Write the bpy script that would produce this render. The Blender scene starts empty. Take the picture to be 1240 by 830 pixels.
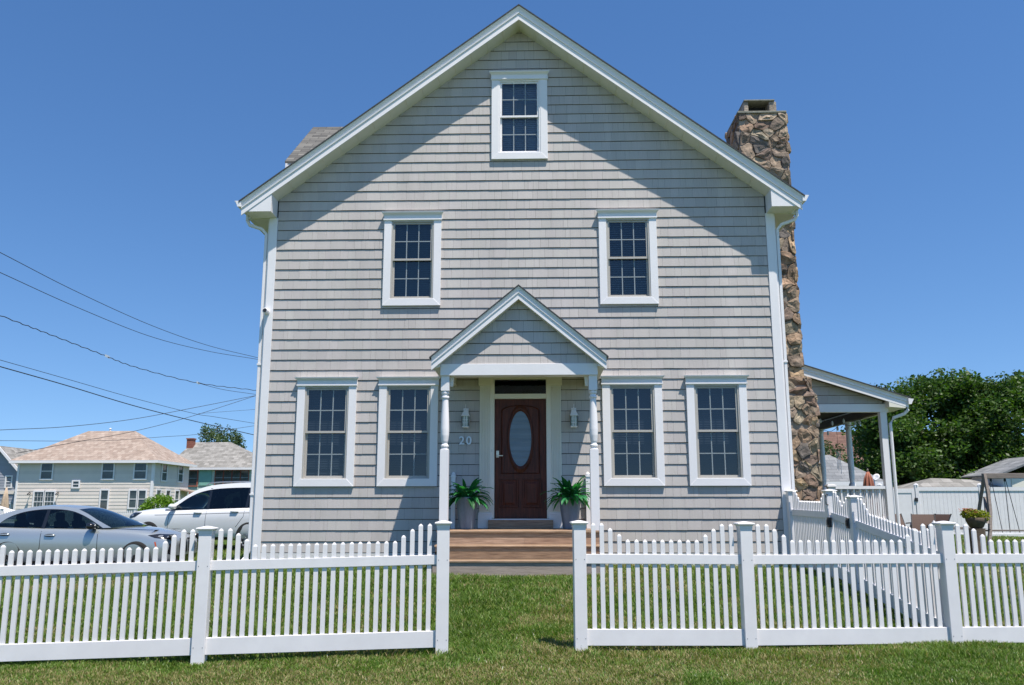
import bpy, bmesh, math, random
import numpy as np
from mathutils import Vector, Matrix
from mathutils.bvhtree import BVHTree
from mathutils.geometry import delaunay_2d_cdt
R = math.radians
scene = bpy.context.scene
col = scene.collection
random.seed(7); rng = np.random.default_rng(7)

# ------------------------------------------------------------------ camera
YAW, PITCH, ROLL = R(-1.491), R(10.835), R(-0.06)
cy, sy = math.cos(YAW), math.sin(YAW)
F = Vector((sy*math.cos(PITCH), cy*math.cos(PITCH), math.sin(PITCH)))
Rt = Vector((cy, -sy, 0)); Up = Rt.cross(F)
R2 = math.cos(ROLL)*Rt + math.sin(ROLL)*Up; U2 = -math.sin(ROLL)*Rt + math.cos(ROLL)*Up
cam = bpy.data.cameras.new('camera'); camo = bpy.data.objects.new('camera', cam); col.objects.link(camo)
M3 = Matrix((R2, U2, -F)).transposed()
camo.matrix_world = Matrix.Translation((0.246, -15.064, 1.0)) @ M3.to_4x4()
cam.sensor_width = 36; cam.lens = 1038.05/1240*36; cam.clip_end = 3000; cam.clip_start = .1
scene.camera = camo

# ------------------------------------------------------------------ light
SUN = Vector((.28, -.325, 1.0)).normalized()
elev = math.asin(SUN.z); az = math.atan2(SUN.x, SUN.y)       # azimuth from +Y towards +X
world = bpy.data.worlds.new('World'); scene.world = world; world.use_nodes = True
nt = world.node_tree; bg = nt.nodes['Background']
sky = nt.nodes.new('ShaderNodeTexSky'); sky.sky_type = 'NISHITA'; sky.sun_disc = False
sky.sun_elevation = elev; sky.sun_rotation = az
sky.air_density = 1.0; sky.dust_density = .1; sky.ozone_density = 3.2; sky.altitude = 0
tcw = nt.nodes.new('ShaderNodeTexCoord'); mpw = nt.nodes.new('ShaderNodeMapping'); mpw.vector_type = 'POINT'; mpw.inputs['Location'].default_value = (0, 0, .10)
nt.links.new(tcw.outputs['Generated'], mpw.inputs[0]); nrm = nt.nodes.new('ShaderNodeVectorMath'); nrm.operation = 'NORMALIZE'
nt.links.new(mpw.outputs[0], nrm.inputs[0]); nt.links.new(nrm.outputs[0], sky.inputs[0])
hs = nt.nodes.new('ShaderNodeHueSaturation'); hs.inputs['Saturation'].default_value = 1.2; hs.inputs['Hue'].default_value = .5035
nt.links.new(sky.outputs[0], hs.inputs['Color']); nt.links.new(hs.outputs[0], bg.inputs[0]); bg.inputs[1].default_value = .118
sl = bpy.data.lights.new('sun', 'SUN'); sl.energy = 5.0; sl.angle = R(.5); sl.color = (1, .925, .825)
so = bpy.data.objects.new('sun', sl); col.objects.link(so)
so.rotation_euler = SUN.to_track_quat('Z', 'Y').to_euler(); so.location = (5, -10, 20)
vs = scene.view_settings; vs.view_transform = 'Standard'; vs.look = 'None'; vs.exposure = 0.48; vs.gamma = 1

# ------------------------------------------------------------------ materials
def newmat(name):
    m = bpy.data.materials.new(name); m.use_nodes = True
    return m, m.node_tree, m.node_tree.nodes['Principled BSDF']
def N(nt, t, **kw):
    n = nt.nodes.new(t)
    for k, v in kw.items(): setattr(n, k, v)
    return n
def c4(c): return (*c, 1)
def mat(name, c, rough=.6, var=.12, scale=3.0, bump=0.0, bscale=60.0, metal=0.0, spec=.5, stretch=(1, 1, 1), attr=False, c2=None, coat=0.0):
    """base colour c, cloudy pigment variation, optional per-piece attribute variation, fine bump"""
    m, t, p = newmat(name)
    p.inputs['Roughness'].default_value = rough; p.inputs['Metallic'].default_value = metal
    p.inputs['Specular IOR Level'].default_value = spec; p.inputs['Coat Weight'].default_value = coat
    tc = N(t, 'ShaderNodeTexCoord'); mp = N(t, 'ShaderNodeMapping'); mp.inputs['Scale'].default_value = stretch
    t.links.new(tc.outputs['Object'], mp.inputs[0])
    nz = N(t, 'ShaderNodeTexNoise'); nz.inputs['Scale'].default_value = scale; nz.inputs['Detail'].default_value = 5
    nz.inputs['Roughness'].default_value = .65
    t.links.new(mp.outputs[0], nz.inputs['Vector'])
    mr = N(t, 'ShaderNodeMapRange'); mr.inputs[1].default_value = .3; mr.inputs[2].default_value = .7
    t.links.new(nz.outputs[0], mr.inputs[0])
    mx = N(t, 'ShaderNodeMix', data_type='RGBA')
    ca = tuple(x*(1-var) for x in c); cb = c2 if c2 else tuple(min(1, x*(1+var)) for x in c)
    mx.inputs[6].default_value = c4(ca); mx.inputs[7].default_value = c4(cb)
    t.links.new(mr.outputs[0], mx.inputs[0]); out = mx.outputs[2]
    if attr:
        at = N(t, 'ShaderNodeAttribute', attribute_name='tone')
        mm = N(t, 'ShaderNodeMix', data_type='RGBA', blend_type='MULTIPLY'); mm.inputs[0].default_value = 1
        t.links.new(out, mm.inputs[6]); t.links.new(at.outputs['Color'], mm.inputs[7]); out = mm.outputs[2]
    t.links.new(out, p.inputs['Base Color'])
    if bump:
        n2 = N(t, 'ShaderNodeTexNoise'); n2.inputs['Scale'].default_value = bscale; n2.inputs['Detail'].default_value = 4
        t.links.new(mp.outputs[0], n2.inputs['Vector'])
        b = N(t, 'ShaderNodeBump'); b.inputs['Strength'].default_value = bump; b.inputs['Distance'].default_value = .01
        t.links.new(n2.outputs[0], b.inputs['Height']); t.links.new(b.outputs[0], p.inputs['Normal'])
    return m
def glassmat(name, tint, rough=.02, refl=1.45):
    m, t, p = newmat(name)
    t.nodes.remove(p); out = t.nodes['Material Output']
    tr = N(t, 'ShaderNodeBsdfTransparent'); tr.inputs[0].default_value = c4(tint)
    gl = N(t, 'ShaderNodeBsdfGlossy'); gl.inputs['Roughness'].default_value = rough; gl.inputs[0].default_value = (.9, .95, 1, 1)
    tc = N(t, 'ShaderNodeTexCoord'); nz = N(t, 'ShaderNodeTexNoise'); nz.inputs['Scale'].default_value = 1.6
    t.links.new(tc.outputs['Object'], nz.inputs['Vector'])
    b = N(t, 'ShaderNodeBump'); b.inputs['Strength'].default_value = .12; b.inputs['Distance'].default_value = .02
    t.links.new(nz.outputs[0], b.inputs['Height']); t.links.new(b.outputs[0], gl.inputs['Normal'])
    fr = N(t, 'ShaderNodeFresnel'); fr.inputs[0].default_value = refl
    mx = N(t, 'ShaderNodeMixShader'); t.links.new(fr.outputs[0], mx.inputs[0])
    t.links.new(tr.outputs[0], mx.inputs[1]); t.links.new(gl.outputs[0], mx.inputs[2]); t.links.new(mx.outputs[0], out.inputs[0])
    return m
def roofmat(name, c, c2, tab=.3, row=.14):
    """asphalt shingles: tabs that differ in colour, laid in rows of constant height"""
    m, t, p = newmat(name); p.inputs['Roughness'].default_value = .95
    tc = N(t, 'ShaderNodeTexCoord'); sp = N(t, 'ShaderNodeSeparateXYZ'); t.links.new(tc.outputs['Object'], sp.inputs[0])
    g = N(t, 'ShaderNodeNewGeometry'); sn = N(t, 'ShaderNodeSeparateXYZ'); t.links.new(g.outputs['True Normal'], sn.inputs[0])
    ax = N(t, 'ShaderNodeMath', operation='ABSOLUTE'); ay = N(t, 'ShaderNodeMath', operation='ABSOLUTE')
    t.links.new(sn.outputs[0], ax.inputs[0]); t.links.new(sn.outputs[1], ay.inputs[0])
    gt = N(t, 'ShaderNodeMath', operation='GREATER_THAN'); t.links.new(ax.outputs[0], gt.inputs[0]); t.links.new(ay.outputs[0], gt.inputs[1])
    mx = N(t, 'ShaderNodeMix'); t.links.new(gt.outputs[0], mx.inputs[0]); t.links.new(sp.outputs[0], mx.inputs[2]); t.links.new(sp.outputs[1], mx.inputs[3])
    cb = N(t, 'ShaderNodeCombineXYZ'); t.links.new(mx.outputs[0], cb.inputs[0]); t.links.new(sp.outputs[2], cb.inputs[1])
    br = N(t, 'ShaderNodeTexBrick'); br.inputs['Scale'].default_value = 1; br.inputs['Brick Width'].default_value = tab
    br.inputs['Row Height'].default_value = row*.6; br.inputs['Mortar Size'].default_value = .006; br.inputs['Bias'].default_value = 0
    br.inputs['Color1'].default_value = c4(c); br.inputs['Color2'].default_value = c4(c2); br.inputs['Mortar'].default_value = c4(tuple(x*.55 for x in c))
    t.links.new(cb.outputs[0], br.inputs[0])
    nz = N(t, 'ShaderNodeTexNoise'); nz.inputs['Scale'].default_value = 2.3; nz.inputs['Detail'].default_value = 8; t.links.new(tc.outputs['Object'], nz.inputs[0])
    mm = N(t, 'ShaderNodeMix', data_type='RGBA', blend_type='OVERLAY'); mm.inputs[0].default_value = .35
    t.links.new(br.outputs[0], mm.inputs[6]); t.links.new(nz.outputs[0], mm.inputs[7]); t.links.new(mm.outputs[2], p.inputs['Base Color'])
    b = N(t, 'ShaderNodeBump'); b.inputs['Strength'].default_value = .6; b.inputs['Distance'].default_value = .01
    t.links.new(br.outputs['Fac'], b.inputs['Height']); b.invert = True; t.links.new(b.outputs[0], p.inputs['Normal'])
    return m
def leafmat(name, c, trans=.35):
    m, t, p = newmat(name); p.inputs['Roughness'].default_value = .5; p.inputs['Specular IOR Level'].default_value = .35
    at = N(t, 'ShaderNodeAttribute', attribute_name='tone')
    mm = N(t, 'ShaderNodeMix', data_type='RGBA', blend_type='MULTIPLY'); mm.inputs[0].default_value = 1
    mm.inputs[6].default_value = c4(c); t.links.new(at.outputs['Color'], mm.inputs[7]); t.links.new(mm.outputs[2], p.inputs['Base Color'])
    tl = N(t, 'ShaderNodeBsdfTranslucent'); g2 = N(t, 'ShaderNodeMix', data_type='RGBA', blend_type='MULTIPLY'); g2.inputs[0].default_value = 1
    t.links.new(mm.outputs[2], g2.inputs[6]); g2.inputs[7].default_value = (1.4, 1.6, .6, 1); t.links.new(g2.outputs[2], tl.inputs[0])
    ms = N(t, 'ShaderNodeMixShader'); ms.inputs[0].default_value = trans
    t.links.new(p.outputs[0], ms.inputs[1]); t.links.new(tl.outputs[0], ms.inputs[2]); t.links.new(ms.outputs[0], t.nodes['Material Output'].inputs[0])
    return m
M = {}
M['shake'] = mat('shake_siding', (.455, .425, .405), .75, .08, 2.2, .35, 70, attr=True, stretch=(1, 1, .06))
M['white'] = mat('white_trim', (.77, .755, .76), .45, .035, 1.5, .05, 30)
M['vinyl'] = mat('white_vinyl_fence', (.72, .705, .715), .38, .04, 3.0, .06, 8, c2=(.76, .745, .75))
M['cream'] = mat('bounce_cream_trim', (.74, .71, .62), .5, .05, 1.5)  # warm bounce off the grass tinted into white soffits; shared by other trim
M['skirt'] = mat('painted_foundation', (.62, .61, .60), .8, .06, 3, .3, 40)
M['roof'] = roofmat('grey_asphalt_shingles', (.085, .083, .078), (.17, .165, .15))
M['roofedge'] = mat('shingle_edge', (.045, .05, .055), .95, .3, 20, .5, 80)
M['sash'] = mat('greige_sash', (.42, .40, .365), .5, .05, 4)
M['muntin'] = mat('pale_muntin', (.24, .28, .30), .5, .03, 4)
M['glass'] = glassmat('window_glass', (.60, .66, .72), refl=1.66)
M['doorglass'] = mat('reflection_banded_glass', (.10, .15, .20), .12, .22, 2.2, .4, 6, stretch=(.3, 1, 6), spec=.6)  # striped reflection painted in as horizontal blue-grey colour bands
M['blind'] = mat('blind_slats', (.42, .46, .47), .6, .05, 3)
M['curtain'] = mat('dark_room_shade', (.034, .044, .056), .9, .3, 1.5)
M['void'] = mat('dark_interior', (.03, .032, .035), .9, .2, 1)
M['doorwood'] = mat('mahogany_door', (.060, .012, .006), .45, .45, 5, .1, 30, stretch=(6, 6, .5), c2=(.12, .028, .012), spec=.3)
M['wood'] = mat('step_boards', (.30, .185, .115), .6, .38, 6, .3, 40, stretch=(.6, 6, 9), attr=True, c2=(.45, .31, .21))
M['greywood'] = mat('weathered_wood', (.20, .17, .15), .85, .3, 7, .5, 30, stretch=(.5, 5, 8))
M['paleriser'] = mat('grey_weathered_riser', (.33, .27, .23), .85, .25, 7, .4, 30, stretch=(.5, 5, 8))
M['stone'] = mat('field_stone', (.30, .25, .20), .92, .5, 9, 1.0, 26, attr=True)
M['mortar'] = mat('mortar', (.27, .235, .20), .95, .2, 9, .6, 60)
M['slab'] = mat('bluestone_slab', (.20, .20, .165), .9, .25, 8, .5, 40)
M['metalw'] = mat('white_metal', (.62, .66, .70), .4, .04, 5, spec=.5)
M['black'] = mat('black_metal', (.02, .02, .022), .45, .2, 5)
M['number'] = mat('brushed_numbers', (.62, .68, .74), .35, .05, 5, metal=.3)
M['brass'] = mat('door_hardware', (.55, .50, .42), .3, .1, 9, metal=.8)
M['pot'] = mat('pewter_pot', (.11, .15, .20), .45, .25, 5, .2, 25, metal=.0, stretch=(1, 1, .3), c2=(.18, .235, .30))
M['fern'] = leafmat('fern_leaf', (.024, .17, .06), .3)
M['leaf'] = leafmat('maple_leaf', (.050, .105, .018), .32)
M['leafp'] = leafmat('pale_leaf', (.07, .115, .05), .25)
M['shrub'] = leafmat('shrub_leaf', (.115, .22, .02), .35)
M['petal'] = leafmat('mixed_flowers', (.22, .25, .03), .3)
M['bark'] = mat('bark', (.10, .075, .055), .95, .35, 8, .8, 30)
M['deckunder'] = mat('brown_beadboard', (.10, .075, .06), .8, .2, 4)
M['cable'] = mat('black_cable', (.025, .025, .03), .7, .2, 3)
M['brick'] = roofmat('red_brick', (.30, .11, .07), (.22, .085, .06), .22, .13)

# ------------------------------------------------------------------ mesh builder
class MB:
    def __init__(s): s.v = []; s.f = []; s.t = []
    def face(s, pts, tone=(1, 1, 1)):
        b = len(s.v); s.v += [tuple(p) for p in pts]; s.f.append(tuple(range(b, b+len(pts)))); s.t.append(tone)
    def add(s, vs, fs, tone=(1, 1, 1)):
        b = len(s.v); s.v += [tuple(p) for p in vs]
        for f in fs: s.f.append(tuple(b+i for i in f)); s.t.append(tone)
    def box(s, a, b, tone=(1, 1, 1)):
        x0, y0, z0 = (min(a[i], b[i]) for i in range(3)); x1, y1, z1 = (max(a[i], b[i]) for i in range(3))
        s.add([(x0,y0,z0),(x1,y0,z0),(x1,y1,z0),(x0,y1,z0),(x0,y0,z1),(x1,y0,z1),(x1,y1,z1),(x0,y1,z1)],
              [(0,3,2,1),(4,5,6,7),(0,1,5,4),(1,2,6,5),(2,3,7,6),(3,0,4,7)], tone)
    def loft(s, rings, closed=True, caps=True, tone=(1, 1, 1)):
        b = len(s.v); n = len(rings[0])
        for r in rings: s.v += [tuple(p) for p in r]
        for i in range(len(rings)-1):
            for j in range(n if closed else n-1):
                k = (j+1) % n
                s.f.append((b+i*n+j, b+i*n+k, b+(i+1)*n+k, b+(i+1)*n+j)); s.t.append(tone)
        if caps and closed:
            s.f.append(tuple(b+j for j in range(n))[::-1]); s.t.append(tone)
            s.f.append(tuple(b+(len(rings)-1)*n+j for j in range(n))); s.t.append(tone)
    def tube(s, pts, r, n=8, tone=(1, 1, 1)):
        pts = [Vector(p) for p in pts]; rings = []
        for i, p in enumerate(pts):
            d = (pts[min(i+1, len(pts)-1)]-pts[max(i-1, 0)]).normalized()
            a = d.cross(Vector((0, 0, 1)));
            if a.length < .05: a = d.cross(Vector((1, 0, 0)))
            a.normalize(); c = d.cross(a); rr = r[i] if isinstance(r, (list, tuple)) else r
            rings.append([p + a*math.cos(2*math.pi*k/n)*rr + c*math.sin(2*math.pi*k/n)*rr for k in range(n)])
        s.loft(rings, tone=tone)
    def lathe(s, prof, c, n=20, tone=(1, 1, 1)):
        rings = [[(c[0]+r*math.cos(2*math.pi*k/n), c[1]+r*math.sin(2*math.pi*k/n), c[2]+z) for k in range(n)] for r, z in prof]
        s.loft(rings, tone=tone)
    def sweep(s, prof, st, tone=(1, 1, 1)):
        """profile in (y, dz) carried over stations (x, z) by shear"""
        s.loft([[(x, y, z+dz) for y, dz in prof] for x, z in st], tone=tone)
    def build(s, name, m, parent=None, smooth=False, bevel=0.0, seg=2, auto=None):
        me = bpy.data.meshes.new(name); me.from_pydata(s.v, [], s.f); me.materials.append(m)
        if any(t != (1, 1, 1) for t in s.t):
            a = me.attributes.new('tone', 'FLOAT_COLOR', 'FACE')
            a.data.foreach_set('color', np.array([[*t, 1] for t in s.t], dtype=np.float32).ravel())
        else:
            a = me.attributes.new('tone', 'FLOAT_COLOR', 'FACE')
            a.data.foreach_set('color', np.ones(len(s.f)*4, dtype=np.float32))
        bm = bmesh.new(); bm.from_mesh(me); bmesh.ops.recalc_face_normals(bm, faces=bm.faces); bm.to_mesh(me); bm.free()
        if smooth: me.polygons.foreach_set('use_smooth', [True]*len(me.polygons))
        o = bpy.data.objects.new(name, me); col.objects.link(o)
        if parent: o.parent = parent
        if bevel:
            b = o.modifiers.new('bevel', 'BEVEL'); b.width = bevel; b.segments = seg; b.limit_method = 'ANGLE'; b.angle_limit = R(35)
        return o
def tag(o, label=None, cat=None, group=None, kind=None):
    if label: o['label'] = label
    if cat: o['category'] = cat
    if group: o['group'] = group
    if kind: o['kind'] = kind
    return o
def empty(name, loc=(0, 0, 0), label=None, cat=None, group=None, rz=0):
    o = bpy.data.objects.new(name, None); col.objects.link(o); o.location = loc; o.rotation_euler = (0, 0, rz); o.empty_display_size = .2
    return tag(o, label, cat, group)
def part(mb, name, m, parent, **kw):
    """mesh given in world coordinates, parented to an unrotated thing"""
    o = mb.build(name, m, parent, **kw); p = parent; off = Vector((0, 0, 0))
    while p is not None: off += p.location; p = p.parent
    for v in o.data.vertices: v.co -= off
    return o
def copy_tree(o, parent=None):
    c = o.copy(); col.objects.link(c)
    if parent: c.parent = parent
    for ch in [x for x in col.objects if x.parent == o]: copy_tree(ch, c)
    return c
def arc(n): return [2*math.pi*k/n for k in range(n)]

# ------------------------------------------------------------------ ground
def lerp_tab(v, tab):
    if v <= tab[0][0]: return tab[0][1]
    for (a, fa), (b, fb) in zip(tab, tab[1:]):
        if v <= b:
            t = (v-a)/(b-a); return fa+(fb-fa)*t
    return tab[-1][1]
def sm(t): t = min(1, max(0, t)); return t*t*(3-2*t)
def gz(x, y):
    z = lerp_tab(y, [(-60, -.9), (-16, -.75), (-9, -.60), (-7, -.52), (-6.3, -.475), (-5.5, -.425), (-3, -.12), (-2, -.005), (-1, .01), (14, 0), (30, -.15), (60, -.30), (120, -.4), (600, -.4)])
    if x < 0: z -= .012*min(9, -x)*sm((-2-y)/3)
    left = sm((-5.2-x)/2.6)*sm((y+3.5)/4)
    z -= left*(.42*(1-sm((y-4.8)/3.6))+.16*sm((y-4.8)/3.6))
    z += .012*math.sin(x*1.3+y*.7)+.008*math.sin(x*3.1-y*2.3)
    if x > 6 and y > 4: z -= .10*sm((x-6)/4)*sm((y-4)/6)
    return z
def gridmesh(name, xs, ys, m, dz=0, zf=gz):
    nx, ny = len(xs), len(ys)
    v = [(x, y, zf(x, y)+dz) for y in ys for x in xs]
    f = [(j*nx+i, j*nx+i+1, (j+1)*nx+i+1, (j+1)*nx+i) for j in range(ny-1) for i in range(nx-1)]
    me = bpy.data.meshes.new(name); me.from_pydata(v, [], f); me.materials.append(m)
    me.polygons.foreach_set('use_smooth', [True]*len(f))
    o = bpy.data.objects.new(name, me); col.objects.link(o); return tag(o, kind='structure')
def lawnmat():
    m, t, p = newmat('lawn_soil'); p.inputs['Roughness'].default_value = .95; p.inputs['Specular IOR Level'].default_value = .1
    tc = N(t, 'ShaderNodeTexCoord')
    n1 = N(t, 'ShaderNodeTexNoise'); n1.inputs['Scale'].default_value = .9; n1.inputs['Detail'].default_value = 7
    n2 = N(t, 'ShaderNodeTexNoise'); n2.inputs['Scale'].default_value = 45; n2.inputs['Detail'].default_value = 4
    for n in (n1, n2): t.links.new(tc.outputs['Object'], n.inputs['Vector'])
    r = N(t, 'ShaderNodeValToRGB'); e = r.color_ramp.elements
    e[0].position = .36; e[0].color = (.045, .085, .016, 1); e[1].position = .66; e[1].color = (.115, .125, .040, 1)
    x = e.new(.5); x.color = (.070, .115, .022, 1)
    t.links.new(n1.outputs[0], r.inputs[0])
    mm = N(t, 'ShaderNodeMix', data_type='RGBA', blend_type='OVERLAY'); mm.inputs[0].default_value = .8
    t.links.new(r.outputs[0], mm.inputs[6]); t.links.new(n2.outputs[0], mm.inputs[7]); t.links.new(mm.outputs[2], p.inputs['Base Color'])
    b = N(t, 'ShaderNodeBump'); b.inputs['Strength'].default_value = 1; b.inputs['Distance'].default_value = .03
    t.links.new(n2.outputs[0], b.inputs['Height']); t.links.new(b.outputs[0], p.inputs['Normal'])
    return m
M['lawn'] = lawnmat()
def axis(a, b, fine0, fine1, fs, cs):
    out = []; v = a
    while v < b:
        out.append(v); v += fs if fine0 <= v < fine1 else cs
        if out[-1] < fine0 < v: v = fine0
    return out+[b]
gridmesh('lawn', [-900, -400, -200]+axis(-100, 100, -14, 26, .5, 6)+[200, 400, 900], [-60, -30]+axis(-18, 60, -12, 12, .4, 4)+[80, 120, 200, 400, 900, 1400], M['lawn'])
M['asphalt'] = mat('asphalt', (.06, .06, .06), .9, .25, 6, .6, 120)
gridmesh('driveway', axis(-24, -6.9, -12, -6.9, .5, 2), axis(2.75, 5.05, 2.7, 5.1, .23, .23), M['asphalt'], .012)
gridmesh('road', axis(-70, -14, -70, -70, 3, 3), [35, 37, 39, 41], M['asphalt'], .015)

# real grass blades: tufts of bent blades, dense near the camera and thinner with distance
def value_noise(x, y, s, seed):
    r = np.random.default_rng(seed).random((64, 64)); X = x/s; Y = y/s
    xi = np.floor(X).astype(int); yi = np.floor(Y).astype(int); fx = X-xi; fy = Y-yi
    fx = fx*fx*(3-2*fx); fy = fy*fy*(3-2*fy)
    g = lambda a, b: r[a % 64, b % 64]
    return (g(xi, yi)*(1-fx)+g(xi+1, yi)*fx)*(1-fy)+(g(xi, yi+1)*(1-fx)+g(xi+1, yi+1)*fx)*fy
def gz_np(x, y): return np.array([gz(a, b) for a, b in zip(x, y)])
def grass():
    X = []; Y = []; S = []
    # (x0,x1,y0,y1,count,scale)
    for x0, x1, y0, y1, dens, sc in [(-6.2, 6.4, -8.2, -5.0, 6000, .95), (-6.6, 7.2, -5.0, -1.2, 3000, 1.05), (-9.5, 4.5, -1.2, .0, 700, 1.2),
                                     (4.4, 9, -2, 4, 650, 1.3), (7.5, 17, 4, 19, 170, 1.9), (-14, -5, -1.2, 2.8, 350, 1.5), (-14, -4.7, 5, 12, 160, 1.9), (-11, -6.2, -8.2, -1.2, 500, 1.4), (6.4, 11, -8.2, -1.2, 500, 1.4), (9, 17, -2, 4, 260, 1.7)]:
        n = int((x1-x0)*(y1-y0)*dens); X.append(rng.uniform(x0, x1, n)); Y.append(rng.uniform(y0, y1, n)); S.append(np.full(n, sc))
    X = np.concatenate(X); Y = np.concatenate(Y); S = np.concatenate(S)
    keep = ~((np.abs(X) < 1.33) & (Y > -1.97) & (Y < 0.1)) & ~((np.abs(X) < 4.72) & (Y > -.03)) & ~((X > 4.6) & (X < 5.95) & (Y > 1.9) & (Y < 3.6)) & ~((X > 5.8) & (X < 8) & (Y > 3.55))
    X, Y, S = X[keep], Y[keep], S[keep]; n = len(X)
    gx = np.linspace(-20, 30, 301); gy = np.linspace(-10, 22, 193)
    G = np.array([[gz(a, b) for a in gx] for b in gy])
    fx = (X-gx[0])/(gx[1]-gx[0]); fy = (Y-gy[0])/(gy[1]-gy[0]); i = np.clip(fx.astype(int), 0, 299); j = np.clip(fy.astype(int), 0, 191); fx -= i; fy -= j
    Z = (G[j, i]*(1-fx)+G[j, i+1]*fx)*(1-fy)+(G[j+1, i]*(1-fx)+G[j+1, i+1]*fx)*fy
    patch = .5*value_noise(X+50, Y+50, 1.1, 3)+.3*value_noise(X+50, Y+50, .45, 4)+.2*value_noise(X+50, Y+50, .16, 5)
    coarse = value_noise(X+50, Y+50, .35, 9)
    dry = np.clip((patch-.46)*4.4+np.where(Y < -6.6, .35, 0)*(X < 1.5), 0, 1)
    H = (.020+.030*coarse*(1-dry*.5)+rng.random(n)*.022)*S; H *= np.where(Y < -6.4, .85, 1)
    near_post = (np.abs(Y+6.02+.03*X) < .14); H = np.where(near_post & (rng.random(n) < .4), H*1.7, H)
    W = (.0030+.0022*rng.random(n))*S*1.15
    A = rng.uniform(0, 2*np.pi, n); B = 9*value_noise(X+50, Y+50, .22, 12)+rng.normal(0, 1.6, n); L = H*(.25+.75*rng.random(n))
    dx, dy = np.cos(A)*W, np.sin(A)*W; bx, by = np.cos(B)*L, np.sin(B)*L
    P = np.stack([X, Y, Z-.004], 1)
    def off(a, b, c): return P+np.stack([a, b, c], 1)
    V = np.stack([off(-dx, -dy, 0*H), off(dx, dy, 0*H), off(dx*.8+bx*.35, dy*.8+by*.35, H*.6), off(-dx*.8+bx*.35, -dy*.8+by*.35, H*.6), off(bx, by, H*.98)], 1).reshape(-1, 3)
    base = (np.arange(n)*5)[:, None]
    loops = np.concatenate([base+0, base+1, base+2, base+3, base+3, base+2, base+4], 1).ravel()
    starts = (np.arange(n)[:, None]*7+np.array([0, 4])).ravel()
    me = bpy.data.meshes.new('grass'); me.vertices.add(n*5); me.vertices.foreach_set('co', V.astype(np.float32).ravel())
    me.loops.add(len(loops)); me.loops.foreach_set('vertex_index', loops.astype(np.int32))
    me.polygons.add(n*2); me.polygons.foreach_set('loop_start', starts.astype(np.int32))
    me.update(calc_edges=True)
    r = rng.random(n)[:, None]; d = dry[:, None]
    green = np.array([.060, .125, .015])*(1-r)+np.array([.21, .29, .055])*r
    lush = np.clip(1-patch[:, None]*2.0, 0, 1); green = green*(1-.45*lush)*np.array([.92, 1.0, .95])
    straw = np.array([.27, .235, .105])*(.7+.6*rng.random(n)[:, None])
    isdry = (rng.random(n)[:, None] < d*.58+.10)
    C = np.where(isdry, straw, green); C = np.where(rng.random(n)[:, None] < .0022, np.array([.62, .60, .52]), C)
    C = np.repeat(np.concatenate([C, np.ones((n, 1))], 1), 2, axis=0).astype(np.float32)
    a = me.attributes.new('tone', 'FLOAT_COLOR', 'FACE'); a.data.foreach_set('color', C.ravel())
    me.materials.append(leafmat('grass_blade', (1, 1, 1), .3))
    o = bpy.data.objects.new('grass', me); col.objects.link(o); tag(o, 'short green mown grass with dry straw patches over the front lawn', 'grass', kind='stuff')
grass()

# ------------------------------------------------------------------ cladding
def clip_half(poly, a, b, c):      # keep a*x+b*z<=c
    out = []
    for i, p in enumerate(poly):
        q = poly[(i+1) % len(poly)]; dp = a*p[0]+b*p[1]-c; dq = a*q[0]+b*q[1]-c
        if dp <= 0: out.append(p)
        if dp*dq < 0:
            t = dp/(dp-dq); out.append((p[0]+(q[0]-p[0])*t, p[1]+(q[1]-p[1])*t))
    return out
def minus(rects, hole):
    out = []; hx0, hx1, hz0, hz1 = hole
    for (x0, x1, z0, z1) in rects:
        if x1 <= hx0 or x0 >= hx1 or z1 <= hz0 or z0 >= hz1: out.append((x0, x1, z0, z1)); continue
        if x0 < hx0: out.append((x0, hx0, z0, z1))
        if x1 > hx1: out.append((hx1, x1, z0, z1))
        a, b = max(x0, hx0), min(x1, hx1)
        if z0 < hz0: out.append((a, b, z0, hz0))
        if z1 > hz1: out.append((a, b, hz1, z1))
    return out
class Face:
    """vertical wall plane: origin o, horizontal unit u, outward unit n"""
    def __init__(s, o, u, n): s.o = Vector(o); s.u = Vector(u); s.n = Vector(n)
    def p(s, u, z, d): return s.o+s.u*u+Vector((0, 0, z))+s.n*d
FRONT = Face((0, 0, 0), (1, 0, 0), (0, -1, 0))
def prism(mb, fc, poly, d0, dfun, tone=(1, 1, 1)):
    n = len(poly)
    if n < 3: return
    vs = [fc.p(a, b, d0) for a, b in poly]+[fc.p(a, b, dfun(b)) for a, b in poly]
    fs = [tuple(range(n, 2*n))]+[(i, (i+1) % n, n+(i+1) % n, n+i) for i in range(n)]
    mb.add(vs, fs, tone)
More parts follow.
